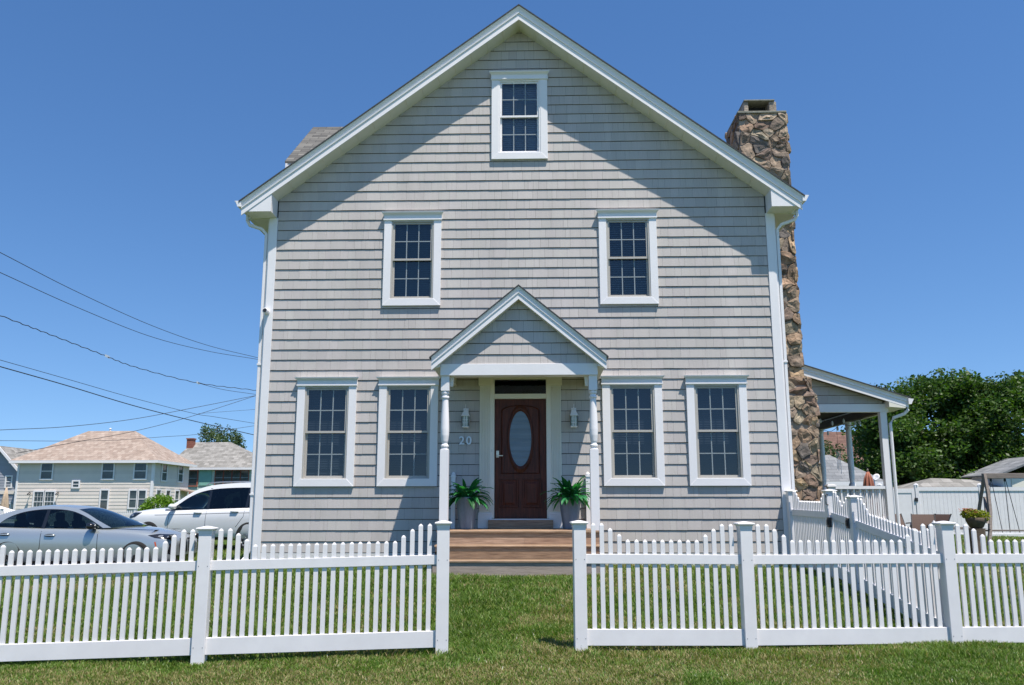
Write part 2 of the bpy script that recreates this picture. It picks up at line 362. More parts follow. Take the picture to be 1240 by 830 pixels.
def clad(mb, fc, u0, u1, z0, z1, e, zref, holes=(), cuts=(), wid=None, lap=.021, tones=(.94, 1.035)):
    """courses of lapped shakes (wid=(min,max)) or long boards (wid=None)"""
    k = math.floor((z0-zref)/e+1e-6)
    while zref+k*e < z1-.01:
        a = zref+k*e; b = a+e*1.0; k += 1
        lo = max(a, z0); hi = min(b, z1)
        if hi-lo < .01: continue
        u = u0
        while u < u1-.001:
            w = random.uniform(*wid) if wid else (u1-u0)
            ue = min(u1, u+w)
            if u1-ue < .05: ue = u1
            dz = random.uniform(-.0015, .001) if wid else 0; t = random.uniform(*tones); th = lap+(random.uniform(-.001, .0015) if wid else 0)
            g = .0012 if wid else 0
            for (x0, x1, c0, c1) in [r for r in _holes([(u+g, ue-g, lo+((dz+.010) if wid and lo == a else 0), hi)], holes)]:
                poly = [(x0, c0), (x1, c0), (x1, c1), (x0, c1)]
                for (ca, cb, cc) in cuts: poly = clip_half(poly, ca, cb, cc) if poly else poly
                if len(poly) > 2: prism(mb, fc, poly, 0, lambda z, a=a, th=th: th-(th-.006)*(z-a)/e, (t, t*random.uniform(.99, 1.01), t))
            u = ue
def _holes(rects, holes):
    for h in holes: rects = minus(rects, h)
    return rects
def backing(mb, fc, u0, u1, z0, z1, holes, cuts, th=.12):
    zs = sorted({z0, z1, *[h[2] for h in holes], *[h[3] for h in holes]})
    for za, zb in zip(zs, zs[1:]):
        for (x0, x1, c0, c1) in _holes([(u0, u1, za, zb)], holes):
            poly = [(x0, c0), (x1, c0), (x1, c1), (x0, c1)]
            for c in cuts: poly = clip_half(poly, *c) if poly else poly
            if len(poly) > 2:
                n = len(poly); vs = [fc.p(a, b, 0) for a, b in poly]+[fc.p(a, b, -th) for a, b in poly]
                mb.add(vs, [tuple(range(n)), tuple(range(n, 2*n))]+[(i, (i+1) % n, n+(i+1) % n, n+i) for i in range(n)])

# ------------------------------------------------------------------ the house
SL = .754; EX = .18669; ZR = 6.568; WD = 4.62; AP = 9.979; DEPTH = 12.0
house = empty('house', (0, 0, 0), 'grey shake-sided gabled house with white trim, dark red front door, porch gable and stone chimney', 'house')
LOW = (1.35, 3.255); UPW = (4.567, 6.32); ATT = (7.35, 9.09)
WINS = [(-3.43, *LOW, 'c'), (-1.975, *LOW, 'c'), (1.965, *LOW, 'c'), (3.44, *LOW, 'c'), (-1.965, *UPW, 'd'), (1.965, *UPW, 'b'), (0, *ATT, 'w')]
op = lambda w: (w[0]-.39, w[0]+.39, w[1]+.115, w[2]-.155)
holes = [op(w) for w in WINS]+[(-.47, .47, .70, 3.22)]
cuts = [(SL, 1, AP), (-SL, 1, AP)]
mb = MB(); clad(mb, FRONT, -4.476, 4.476, .2205, 9.98, EX, ZR, holes, cuts, wid=(.07, .30))
part(mb, 'front_siding', M['shake'], house)
mb = MB(); backing(mb, FRONT, -WD+.005, WD-.005, -.3, 9.98, holes, cuts); part(mb, 'front_wall', M['void'], house)
mb = MB(); mb.box((-4.476, -.016, -.25), (4.476, -.002, .222)); part(mb, 'foundation', M['skirt'], house)
for s, nm in ((-1, 'side_siding'), (1, 'side_siding')):
    fc = Face((s*WD, 0, 0), (0, 1, 0), (s, 0, 0))
    mb = MB(); mb.box((s*(WD-.14), .13, -.3), (s*WD, DEPTH, 6.5)); clad(mb, fc, .12, DEPTH-.1, .22, 6.35, EX, ZR, wid=None if s > 0 else (.5, 1.2))
    part(mb, nm, M['shake'], house)
mb = MB(); bf = Face((0, DEPTH, 0), (1, 0, 0), (0, 1, 0)); clad(mb, bf, -WD, WD, .2, 9.98, EX, ZR, (), cuts); backing(mb, bf, -WD, WD, -.3, 9.98, (), cuts)
part(mb, 'rear_siding', M['shake'], house)
# inner floors keep the rooms dark
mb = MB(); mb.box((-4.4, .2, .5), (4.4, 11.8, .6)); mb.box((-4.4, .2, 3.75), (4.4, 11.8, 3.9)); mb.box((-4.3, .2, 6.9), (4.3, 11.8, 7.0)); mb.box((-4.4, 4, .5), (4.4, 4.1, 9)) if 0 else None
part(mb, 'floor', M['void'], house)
# roof
x1 = 5.075
st = lambda x, top: [(-x, top-SL*x), (0, top), (x, top-SL*x)]
mb = MB(); mb.sweep([(-.38, 0), (-.38, .255), (DEPTH+.33, .255), (DEPTH+.33, 0)], st(4.96, AP))
for s in (-1, 1):
    for i in range(1, 17):
        x = s*i*.30
        if abs(x) < 4.5: z = AP-SL*abs(x)-.003; mb.box((x-.004, -.379, z-.004), (x+.004, -.002, z+.004))
roof_soffit = part(mb, 'soffit', M['cream'], house)
mb = MB(); mb.sweep([(-.458, .262), (-.458, .288), (DEPTH+.4, .288), (DEPTH+.4, .262)], st(x1, AP)); roof = part(mb, 'roof', M['roof'], house)
mb = MB(); mb.sweep([(-.461, .259), (-.461, .287), (-.445, .289), (-.445, .259)], st(x1+.004, AP)); part(mb, 'shingle_edge', M['roofedge'], roof)
mb = MB(); mb.sweep([(-.407, .0), (-.407, .115), (-.425, .122), (-.429, .150), (-.413, .156), (-.421, .20), (-.447, .258), (-.382, .258), (-.382, .0)], st(5.035, AP))
part(mb, 'rake_board', M['white'], house)
for s in (-1, 1):
    fa = [(s*4.50, 6.255), (s*4.945, 6.255), (s*4.50, AP-SL*4.50-.003)]
    mb = MB(); mb.loft([[(x, y, z) for x, z in fa] for y in (-.395, 0.0)]); part(mb, 'eave_return', M['white'], house)
    fb = [(s*4.625, 6.255), (s*5.03, 6.24), (s*5.03, 6.43), (s*4.625, 6.47)]
    mb = MB(); mb.loft([[(x, y, z) for x, z in fb] for y in (.003, DEPTH+.3)]); part(mb, 'eave_soffit', M['cream'], house)
    g = [(5.034, 6.33), (5.034, 6.45), (5.045, 6.45), (5.045, 6.345), (5.085, 6.345), (5.14, 6.44), (5.155, 6.44), (5.095, 6.33)]
    mb = MB(); mb.loft([[(s*x, y, z) for x, z in g] for y in (-.445, DEPTH+.35)])
    mb.loft([[(s*x, y, z) for x, z in [(5.04, 6.33), (5.04, 6.44), (5.14, 6.44), (5.095, 6.33)]] for y in (-.45, -.44)])
    part(mb, 'gutter', M['white'], house)
    mb = MB(); mb.box((s*4.478, -.034, -.12), (s*4.622, 0, 6.253)); mb.box((s*4.60, 0.0, -.12), (s*4.655, .11, 6.253))
    part(mb, 'corner_board', M['white'], house, bevel=.003)
    mb = MB(); dx = 4.695
    path = [(5.085, .10, 6.34), (5.085, .10, 6.24), (5.04, .09, 6.16), (4.78, .055, 6.06), (dx, .05, 5.96), (dx, .05, 5.5), (dx, .05, 3.2), (dx, .05, .25), (dx+.04, .0, .14), (dx+.06, -.15, .06)]
    rings = []
    for i, p in enumerate(path):
        p = Vector(p); a = Vector(path[max(0, i-1)]); b = Vector(path[min(len(path)-1, i+1)]); d = (b-a).normalized()
        u = Vector((0, 1, 0)) if abs(d.y) < .6 else Vector((0, 0, 1)); w = d.cross(u).normalized()
        rings.append([(p+u*cu*.038+w*cw*.027) for cu, cw in ((-1, -.8), (-.8, -1), (.8, -1), (1, -.8), (1, .8), (.8, 1), (-.8, 1), (-1, .8))])
    mb.loft([[(s*q.x, q.y, q.z) for q in r] for r in rings]); mb.box((s*(dx-.04), .0, 3.5), (s*(dx+.035), .096, 3.53)) ; mb.box((s*(dx-.04), .0, 1.2), (s*(dx+.035), .096, 1.23))
    part(mb, 'downspout', M['metalw'] if 0 else M['white'], house)
# dormer on the left slope: eave corner and ridge end stand above the main roof
dm = MB(); ex, ey, ez, ry, rz_ = -4.0, -1.25, 6.85, .30, 8.17
ex, ey, ez, ry, rz_ = -4.15, .0-.0, 0, 0, 0
def dorm(xd, ye, ze, yr, zr):
    """gable dormer facing -X: outer end xd, near eave (ye, ze), ridge (yr, zr)"""
    yf = 2*yr-ye; back = lambda z: -(AP+.285-z)/SL      # x where the main roof reaches height z
    prof = [(ye, ze), (yr, zr), (yf, ze), (yf, ze-.05), (yr, zr-.06), (ye, ze-.05)]
    m1 = MB(); a = [(xd, y, z) for y, z in prof]; b = [(min(-.3, back(z)+.25), y, z) for y, z in prof]
    m1.loft([a, b]); o = part(m1, 'dormer_roof', M['roof'], house)
    m2 = MB(); w = [(ye+.16, ze-.9), (ye+.16, ze-.06), (yr, zr-.16), (yf-.16, ze-.06), (yf-.16, ze-.9)]
    m2.loft([[(xd+.14, y, z) for y, z in w], [(xd+1.9, y, z) for y, z in w]])
    m2.box((xd+.02, ye+.01, ze-.17), (xd+1.2, ye+.05, ze-.052)); m2.box((xd+.02, yf-.05, ze-.17), (xd+1.2, yf-.01, ze-.052))
    for q in (ye, yf):
        m2.loft([[(xd+.01, q, ze-.16), (xd+.01, q, ze-.05), (xd+.01, yr, zr-.07), (xd+.01, yr, zr-.2)], [(xd+.05, q, ze-.16), (xd+.05, q, ze-.05), (xd+.05, yr, zr-.07), (xd+.05, yr, zr-.2)]])
    part(m2, 'dormer_wall', M['white'], house)
dorm(-4.50, .29, 7.51, 2.16, 9.07)

# windows
def window(w, idx):
    cx, z0, z1, kind = w; x0, x1, a, b = op(w); yc = -.060
    root = bpy.data.objects.new('window', None); col.objects.link(root); root.parent = house; root.location = (cx, 0, z0)
    mb = MB()
    mb.box((x0-.135, yc, z0), (x0, 0, b+.004)); mb.box((x1, yc, z0), (x1+.135, 0, b+.004)); mb.box((x0-.0, yc-.002, z0), (x1+.0, 0, a)); 
    mb.loft([[(x0-.012, yc-.004, a+.012), (x1+.012, yc-.004, a+.012), (x1+.137, yc-.004, z0-.004), (x0-.137, yc-.004, z0-.004)], [(x0-.012, yc+.02, a+.012), (x1+.012, yc+.02, a+.012), (x1+.137, yc+.02, z0-.004), (x0-.137, yc+.02, z0-.004)]])
    part(mb, 'casing', M['white'], root, bevel=.004)
    mb = MB(); X0, X1 = x0-.14, x1+.14                       # crown header
    prof = [(0, 0), (-.070, 0), (-.082, .012), (-.082, .034), (-.070, .042), (-.072, .095), (-.085, .115), (-.115, .140), (-.120, .158), (0, .165)]
    mb.loft([[(X0-max(0, -y-.068)*.8, y, b+dz) for y, dz in prof], [(X1+max(0, -y-.068)*.8, y, b+dz) for y, dz in prof]])
    part(mb, 'header', M['white'], root)
    sm_ = M['white'] if kind == 'w' else M['sash']
    # frame liner
    mb = MB(); f = .028
    for (p, q) in (((x0, a), (x0+f, b)), ((x1-f, a), (x1, b)), ((x0+f, a), (x1-f, a+f)), ((x0+f, b-f), (x1-f, b))):
        mb.box((p[0], -.05, p[1]), (q[0], .07, q[1]))
    part(mb, 'frame', sm_, root, bevel=.003)
    zm = (a+b)/2+.01
    for (s0, s1, y) in ((zm-.02, b-f, -.012), (a+f, zm+.02, .028)):
        sx0, sx1 = x0+f, x1-f; t = .032; mb = MB()
        mb.box((sx0, y-.015, s0), (sx0+t, y+.015, s1)); mb.box((sx1-t, y-.015, s0), (sx1, y+.015, s1))
        mb.box((sx0+t, y-.015, s0), (sx1-t, y+.015, s0+.038)); mb.box((sx0+t, y-.015, s1-t), (sx1-t, y+.015, s1))
        part(mb, 'sash', sm_, root, bevel=.002)
        gx0, gx1, gz0, gz1 = sx0+t, sx1-t, s0+.038, s1-t; mb = MB()
        for i in (1, 2):
            x = gx0+(gx1-gx0)*i/3; mb.box((x-.009, y-.004, gz0), (x+.009, y+.006, gz1))
        z = (gz0+gz1)/2; mb.box((gx0, y-.005, z-.009), (gx1, y+.007, z+.009))
        part(mb, 'muntin', M['muntin'], root)
        mb = MB(); mb.face([(gx0, y+.001, gz0), (gx1, y+.001, gz0), (gx1, y+.001, gz1), (gx0, y+.001, gz1)])
        part(mb, 'glass', M['glass'], root)
    mb = MB()
    if kind == 'b':
        z = a+.03
        while z < b-.03:
            mb.loft([[(x0+.03, .085, z), (x0+.03, .12, z+.022), (x0+.03, .122, z+.019), (x0+.03, .087, z-.003)], [(x1-.03, .085, z), (x1-.03, .12, z+.022), (x1-.03, .122, z+.019), (x1-.03, .087, z-.003)]]); z += .042
        part(mb, 'blind', M['blind'], root)
        mb = MB(); mb.face([(x0, .13, a), (x1, .13, a), (x1, .13, b), (x0, .13, b)]); part(mb, 'curtain', M['curtain'], root)
    else:
        z = a+.02; c = {'c': M['curtain'], 'd': M['curtainm'], 'w': M['curtainl']}[kind]
        while z < b-.03:
            mb.loft([[(x0+.02, .115, z), (x0+.02, .128, z+.040), (x0+.02, .131, z+.038), (x0+.02, .118, z-.002)], [(x1-.02, .115, z), (x1-.02, .128, z+.040), (x1-.02, .131, z+.038), (x1-.02, .118, z-.002)]]); z += .042
        part(mb, 'blind', c, root)
M['curtainl'] = mat('pale_room_shade', (.46, .50, .54), .85, .2, 1.5)
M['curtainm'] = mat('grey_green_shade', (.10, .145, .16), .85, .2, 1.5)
for i, w in enumerate(WINS): window(w, i)

# front door, surround
def obox(parent, name, m, boxes, **kw):
    mb = MB()
    for b in boxes: mb.box(*b)
    return part(mb, name, m, parent, **kw)
ds = obox(house, 'door_surround', M['cream'], [((-.53, -.05, .80), (-.455, .08, 3.215)), ((.455, -.05, .80), (.53, .08, 3.215)), ((-.455, -.045, 2.868), (.455, .08, 2.955)), ((-.53, -.05, 3.215), (.53, .08, 3.335)),
     ((-.735, -.085, 3.10), (-.50, -.001, 3.352)), ((.50, -.085, 3.10), (.735, -.001, 3.352)), ((-.49, -.06, 3.335), (.49, -.001, 3.356))], bevel=.004)
for s in (-1, 1):
    mb = MB(); mb.box((s*.515, -.035, .63), (s*.715, -.001, 3.10))
    for i in range(7):
        x = s*(.532+i*.0275); mb.box((x-.009, -.052, .93), (x+.009, -.03, 3.06))
    part(mb, 'pilaster', M['cream'], ds, bevel=.003)
    obox(ds, 'pilaster_base', M['white'], [((s*.495, -.075, .632), (s*.735, -.001, .86)), ((s*.50, -.065, .86), (s*.73, -.001, .90))], bevel=.006)
obox(ds, 'transom_glass', M['glass'], [((-.45, .02, 2.955), (.45, .03, 3.215))])
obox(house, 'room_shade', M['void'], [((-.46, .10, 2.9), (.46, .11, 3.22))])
obox(house, 'threshold', M['metalw'], [((-.53, -.16, .775), (.53, .05, .795))])
obox(house, 'sill_step', M['wood'], [((-.555, -.15, .632), (.555, 0.0, .773))])
# door slab with an oval light: ring of quads between oval and rectangle
door = MB(); yd = .010; n = 48; cz = 2.17; ra, rb = .205, .515
def ov(a, k=1.0, y=yd): return (math.cos(a)*ra*k, y, cz+math.sin(a)*rb*k)
rect = (-.452, .452, 1.60, 2.865)
def onrect(a):
    c, s_ = math.cos(a), math.sin(a); ts = []
    if c > 1e-9: ts.append(rect[1]/c)
    if c < -1e-9: ts.append(rect[0]/c)
    if s_ > 1e-9: ts.append((rect[3]-cz)/s_)
    if s_ < -1e-9: ts.append((rect[2]-cz)/s_)
    t = min(ts); return (c*t, yd, cz+s_*t)
angs = sorted(set([2*math.pi*k/n for k in range(n)]+[math.atan2(z-cz, x) % (2*math.pi) for x in rect[:2] for z in rect[2:]]))
for i, a in enumerate(angs):
    b = angs[(i+1) % len(angs)]
    door.face([onrect(a), onrect(b), ov(b), ov(a)])
door.face([(rect[0], yd, .797), (rect[1], yd, .797), (rect[1], yd, 1.60), (rect[0], yd, 1.60)])
door.box((-.452, yd+.002, .797), (.452, yd+.04, 1.55))
dobj = part(door, 'front_door', M['doorwood'], house)
tr = MB()
for k0, k1, y0, y1 in ((1.0, 1.10, yd-.018, yd-.002),):
    rings = [[ov(a, .93, yd-.004) for a in arc(n)], [ov(a, .97, yd-.024) for a in arc(n)], [ov(a, 1.04, yd-.026) for a in arc(n)], [ov(a, 1.10, yd-.012) for a in arc(n)], [ov(a, 1.16, yd-.001) for a in arc(n)]]
    tr.loft(rings, caps=False)
part(tr, 'oval_frame', M['doorwood'], dobj, smooth=True)
tr = MB()
def pan(x0, x1, z0, z1):
    R_ = lambda i, y: [(x0+i, y, z0+i), (x1-i, y, z0+i), (x1-i, y, z1-i), (x0+i, y, z1-i)]
    tr.loft([R_(0, yd-.001), R_(.008, yd-.018), R_(.026, yd-.018), R_(.036, yd-.004), R_(.05, yd-.004), R_(.085, yd-.018)], caps=False)
    tr.face([(x0+.085, yd-.018, z0+.085), (x1-.085, yd-.018, z0+.085), (x1-.085, yd-.018, z1-.085), (x0+.085, yd-.018, z1-.085)])
pan(-.36, -.035, .98, 1.47); pan(.035, .36, .98, 1.47)
outl = [(-.34, 1.56), (.34, 1.56), (.34, 2.66)]+[(.34*math.cos(t), 2.66+.10*math.sin(t)) for t in [math.pi*k/12 for k in range(1, 12)]]+[(-.34, 2.66)]
o2 = [(x*.93, 2.15+(z-2.15)*.975) for x, z in outl]; o15 = [(x*.965, 2.15+(z-2.15)*.988) for x, z in outl]
tr.loft([[(x, yd-.001, z) for x, z in outl], [(x, yd-.016, z) for x, z in o15], [(x, yd-.001, z) for x, z in o2]], caps=False)
part(tr, 'panel_moulding', M['doorwood'], dobj)
g = MB(); g.face([ov(a, .96, yd-.006) for a in arc(n)]); part(g, 'oval_glass', M['doorglass'], dobj)
hd = MB(); hd.box((-.425, yd-.02, 1.84), (-.375, yd, 1.96)); hd.lathe([(.016, -.02), (.016, .02)], (-.4, yd-.03, 1.87), 12); hd.box((-.40, yd-.052, 1.862), (-.305, yd-.035, 1.880)); hd.box((-.408, yd-.028, 1.925), (-.392, yd-.02, 1.941))
part(hd, 'door_handle', M['brass'], dobj, bevel=.003)
obox(ds, 'strike_mark', M['brass'], [((-.505, -.053, 1.93), (-.49, -.05, 1.98))])

# ---- front porch
PS = .83; PA = 4.32; PY = -1.50
pst = lambda x, top: [(-x, top-PS*x), (0, top), (x, top-PS*x)]
porch_front = Face((0, -1.335, 0), (1, 0, 0), (0, -1, 0))
pc = [(PS, 1, PA-.0), (-PS, 1, PA-.0)]
mb = MB(); clad(mb, porch_front, -1.30, 1.30, 3.275, 4.32, EX, ZR-14*EX+.03, (), pc, wid=(.07, .26)); part(mb, 'porch_gable_siding', M['shake'], house)
mb = MB(); backing(mb, porch_front, -1.28, 1.28, 3.275, 4.31, (), pc, .06); part(mb, 'porch_gable', M['void'], house)
mb = MB(); mb.sweep([(PY+.035, 0.002), (PY+.035, .205), (-.03, .205), (-.03, 0.002)], pst(1.365, PA)); part(mb, 'porch_soffit', M['cream'], house)
mb = MB(); mb.sweep([(PY-.035, .212), (PY-.035, .236), (-.03, .236), (-.03, .212)], pst(1.435, PA)); pr_ = part(mb, 'porch_roof', M['roof'], house)
mb = MB(); mb.sweep([(PY-.038, .209), (PY-.038, .235), (PY-.025, .237), (PY-.025, .209)], pst(1.438, PA)); part(mb, 'shingle_edge', M['roofedge'], pr_)
mb = MB(); mb.sweep([(PY+.002, .0), (PY+.002, .095), (PY-.012, .10), (PY-.014, .12), (PY-.003, .125), (PY-.008, .16), (PY-.028, .207), (PY+.036, .207), (PY+.036, .0)], pst(1.405, PA)); part(mb, 'porch_rake_board', M['white'], house)
for s in (-1, 1):
    fa = [(s*1.275, 3.215), (s*1.375, 3.185), (s*1.395, PA-PS*1.395+.18), (s*1.275, PA-PS*1.275+.05)]
    mb = MB(); mb.loft([[(x, y, z) for x, z in fa] for y in (PY+.04, -.03)]); part(mb, 'porch_eave', M['cream'], house)
obox(house, 'porch_beam', M['white'], [((-1.272, -1.375, 3.085), (1.272, -1.13, 3.272))], bevel=.004)
for s in (-1, 1): obox(house, 'porch_side_beam', M['cream'], [((s*1.13, -1.13, 3.09), (s*1.27, -.03, 3.27))])
mb = MB(); mb.box((-1.13, -1.13, 3.36), (1.13, -.03, 3.38)); part(mb, 'porch_ceiling', M['cream'], house)
for s in (-1, 1):
    mb = MB(); mb.loft([[(s*1.12, y, 3.36), (s*1.12, y, 2.92), (s*1.075, y, 2.92), (s*1.06, y, 3.06), (s*.97, y, 3.22), (s*.86, y, 3.36)] for y in (-1.26, -1.21)]); part(mb, 'porch_bracket', M['cream'], house)
def turned_post(x, y, z0, z1, name, w=.068, parent=house):
    mb = MB(); H = z1-z0; a = z0+H*.515; b = z1-H*.10
    mb.box((x-w, y-w, z0), (x+w, y+w, a)); mb.box((x-w, y-w, b), (x+w, y+w, z1))
    def L(prof, lo, hi): mb.lathe([(r, lo+(hi-lo)*t) for r, t in prof], (x, y, 0), 20)
    L([(w*.98, 0), (w*.98, .012), (w*.70, .02), (w*.70, .04), (w*.95, .05), (w*.95, .075), (w*.68, .09), (w*.66, .11), (w*.80, .14), (w*.98, .24), (w*1.02, .34), (w*.96, .5), (w*.84, .68), (w*.76, .80), (w*.72, .86), (w*.93, .88), (w*.93, .905), (w*.7, .92), (w*.7, .94), (w*.93, .955), (w*.93, .98), (w*.8, 1.0)], a, b)
    return part(mb, name, M['white'], parent, smooth=False, bevel=.003)
for s in (-1, 1): turned_post(s*1.195, -1.27, .632, 3.086, 'porch_post')
for s in (-1, 1):
    mb = MB(); x = s*1.16; mb.box((x-.035, -.12, .632), (x+.035, -.03, 1.50)); mb.box((x-.045, -.13, 1.50), (x+.045, -.03, 1.53)); mb.lathe([(.03, 0), (.038, .02), (.02, .05), (.002, .06)], (x, -.08, 1.53), 12)
    part(mb, 'wall_newel', M['white'], house)
# steps
def steps():
    root = bpy.data.objects.new('porch_steps', None); col.objects.link(root); root.parent = house; root.location = (0, -1.3, 0)
    mb = MB()
    T = lambda: (lambda t: (t, t*random.uniform(.93, 1.02), t*random.uniform(.88, 1.02)))(random.uniform(.78, 1.18))
    lv = [(.63, -1.36, 1.28), (.42, -1.63, 1.285), (.21, -1.91, 1.29)]
    for z, yf, w in lv:
        n = 2 if z < .6 else 9; y = yf; d = (.285 if z < .6 else 1.32)/n
        for i in range(n):
            mb.box((-w-.015, y+.002, z-.032), (w+.015, y+d-.003, z), T()); y += d
    part(mb, 'tread', M['wood'], root, bevel=.006)
    mb = MB(); gw = MB()
    for k, (z, yf, w) in enumerate(lv):
        yr = yf+.022
        if z > .3:
            zz = [z-.21, z-.21+.118, z-.034] if k == 1 else [z-.21, z-.21+.105, z-.034]
            for a, b in zip(zz, zz[1:]):
                x = -w
                while x < w:
                    xe = min(w, x+random.uniform(.9, 2.6)); xe = w if w-xe < .4 else xe
                    mb.box((x+.001, yr+(0 if a == zz[0] else .006), a+.002), (xe-.001, yr+.03, b-.002), T()); x = xe
            mb.box((-w, yr, z-.21), (-w+.03, -.02, z-.034), T()); mb.box((w-.03, yr, z-.21), (w, -.02, z-.034), T())
        else:
            gw.box((-w, yr, -.06), (w, yr+.03, .176)); gw.box((-w, yr+.03, -.06), (-w+.03, -.02, .176)); gw.box((w-.03, yr+.03, -.06), (w, -.02, .176))
    part(mb, 'riser', M['wood'], root); part(gw, 'bottom_riser', M['paleriser'], root)
steps()

# ---- stone chimney: every stone is a raised cell of a relaxed Voronoi pattern
def cells(u0, u1, z0, z1, size, seed):
    r = random.Random(seed); pts = []
    nx = max(1, round((u1-u0)/(size*1.12))); nz = max(1, round((z1-z0)/(size*.80)))
    for j in range(nz):
        for i in range(nx+(j % 2)):
            pts.append((u0+(u1-u0)*(i+(.5 if j % 2 == 0 else 0)+r.uniform(-.42, .42))/nx, z0+(z1-z0)*(j+.5+r.uniform(-.42, .42))/nz))
    pts += [(r.uniform(u0, u1), r.uniform(z0, z1)) for _ in range(int(len(pts)*.35))]
    out = []
    for i, p in enumerate(pts):
        poly = [(u0, z0), (u1, z0), (u1, z1), (u0, z1)]
        for j, q in enumerate(pts):
            if i == j or abs(q[0]-p[0])+abs(q[1]-p[1]) > size*4: continue
            a, b = q[0]-p[0], (q[1]-p[1])*1.0; c = a*(p[0]+q[0])/2+b*(p[1]+q[1])/2
            poly = clip_half(poly, a, b, c)
            if len(poly) < 3: break
        if len(poly) > 2: out.append(poly)
    return out
STONES = [(1.15, .93, .80), (.95, .86, .78), (.72, .67, .65), (1.1, 1.04, .95), (.60, .53, .53), (1.25, 1.08, .85), (.95, .96, .88), (.78, .64, .60), (1.0, .84, .72), (.48, .50, .56), (1.05, 1.0, .88)]
def stonewall(mb, fc, u0, u1, z0, z1, size, seed, edge=True):
    r = random.Random(seed*7+1)
    for poly in cells(u0, u1, z0, z1, size, seed):
        cx = sum(p[0] for p in poly)/len(poly); cz = sum(p[1] for p in poly)/len(poly)
        # chop corners so stones look worn
        pp = []
        for i, p in enumerate(poly):
            a, b = poly[i-1], poly[(i+1) % len(poly)]
            for q, t in ((a, .22), (b, .22)): pp.append((p[0]+(q[0]-p[0])*t*r.uniform(.4, 1.2), p[1]+(q[1]-p[1])*t*r.uniform(.4, 1.2)))
        h = r.uniform(.018, .05); tl = (r.uniform(-.16, .16), r.uniform(-.2, .2)); c = r.choice(STONES); v = r.uniform(.75, 1.15); tone = tuple(x*v for x in c)
        g = .005; sz = max(.05, min(max(p[0] for p in poly)-min(p[0] for p in poly), max(p[1] for p in poly)-min(p[1] for p in poly)))
        def ring(k, d, j=0.0): return [fc.p(cx+(x-cx)*k+r.uniform(-j, j), cz+(z-cz)*k+r.uniform(-j, j), d+(x-cx)*tl[0]*(1 if d > .01 else 0)+(z-cz)*tl[1]*(1 if d > .01 else 0)) for x, z in pp]
        k0 = 1-2*g/sz
        rings = [ring(k0, -.01), ring(k0*.995, h*.7, .004), ring(k0*.96, h*1.0, .007), ring(k0*.62, h*r.uniform(.8, 1.3), .03), ring(k0*.28, h*r.uniform(.7, 1.5), .014)]
        mb.loft(rings, caps=False, tone=tone); mb.face(rings[-1], tone)
ch = MB(); cb = MB()
cx0, cx1, bx1 = 4.66, 5.64, 5.82; cyf, cyb = 2.2, 3.3; byf, byb = 2.06, 3.42; ctop = 9.28; sh = 3.12
cb.box((cx0, cyf, sh), (cx1, cyb, ctop-.02)); cb.box((cx0, byf, -.3), (bx1, byb, sh))
cb.loft([[(cx0, byf, sh), (bx1, byf, sh), (bx1, byb, sh), (cx0, byb, sh)], [(cx0, cyf, sh+.42), (cx1, cyf, sh+.42), (cx1, cyb, sh+.42), (cx0, cyb, sh+.42)]])
stonewall(ch, Face((0, cyf, 0), (1, 0, 0), (0, -1, 0)), cx0, cx1+.04, sh+.36, ctop, .30, 11)
stonewall(ch, Face((0, byf, 0), (1, 0, 0), (0, -1, 0)), cx0, bx1+.04, -.1, sh+.05, .30, 12)
stonewall(ch, Face((cx0, 0, 0), (0, 1, 0), (-1, 0, 0)), cyf, cyb, 6.3, ctop, .30, 13)
stonewall(ch, Face((cx1, 0, 0), (0, 1, 0), (1, 0, 0)), cyf-.04, cyb, sh+.36, ctop, .30, 14)
stonewall(ch, Face((bx1, 0, 0), (0, 1, 0), (1, 0, 0)), byf-.04, byb, -.1, sh+.05, .30, 15)
stonewall(ch, Face((0, cyb, 0), (1, 0, 0), (0, 1, 0)), cx0, cx1, 6.0, ctop, .3, 16)
# sloping shoulder stones, top and right
class Sl(Face):
    def __init__(s, o, u, w, n): s.o = Vector(o); s.u = Vector(u); s.w = Vector(w); s.n = Vector(n).normalized()
    def p(s, u, z, d): return s.o+s.u*u+s.w*z+s.n*d
stonewall(ch, Sl((cx0, byf, sh), (1, 0, 0), (0, .14, .42), (0, -.42, .14)), 0, bx1-cx0, 0, 1.0, .5, 17)
stonewall(ch, Sl((bx1, byf, sh), (0, 1, 0), (-.18, 0, .42), (.42, 0, .18)), 0, byb-byf, 0, 1.0, .45, 18)
chim = part(cb, 'chimney', M['mortar'], house)
part(ch, 'chimney_stone', M['stone'], chim, smooth=False)
mb = MB(); mb.box((cx0-.03, cyf-.06, ctop-.02), (cx1+.03, cyb+.03, ctop+.03)); mb.box((4.80, cyf+.03, ctop+.30), (5.46, cyb-.08, ctop+.335)); part(mb, 'chimney_slab', M['slab'], chim, bevel=.01)
mb = MB(); mb.box((4.80, cyf+.06, ctop+.03), (4.90, cyb-.1, ctop+.30)); mb.box((5.34, cyf+.06, ctop+.03), (5.50, cyb-.1, ctop+.30)); part(mb, 'chimney_flue', M['stone'], chim, bevel=.02)
mb = MB(); mb.box((4.90, cyf+.35, ctop+.03), (5.34, cyb-.15, ctop+.30)); part(mb, 'flue_back', M['void'], chim)

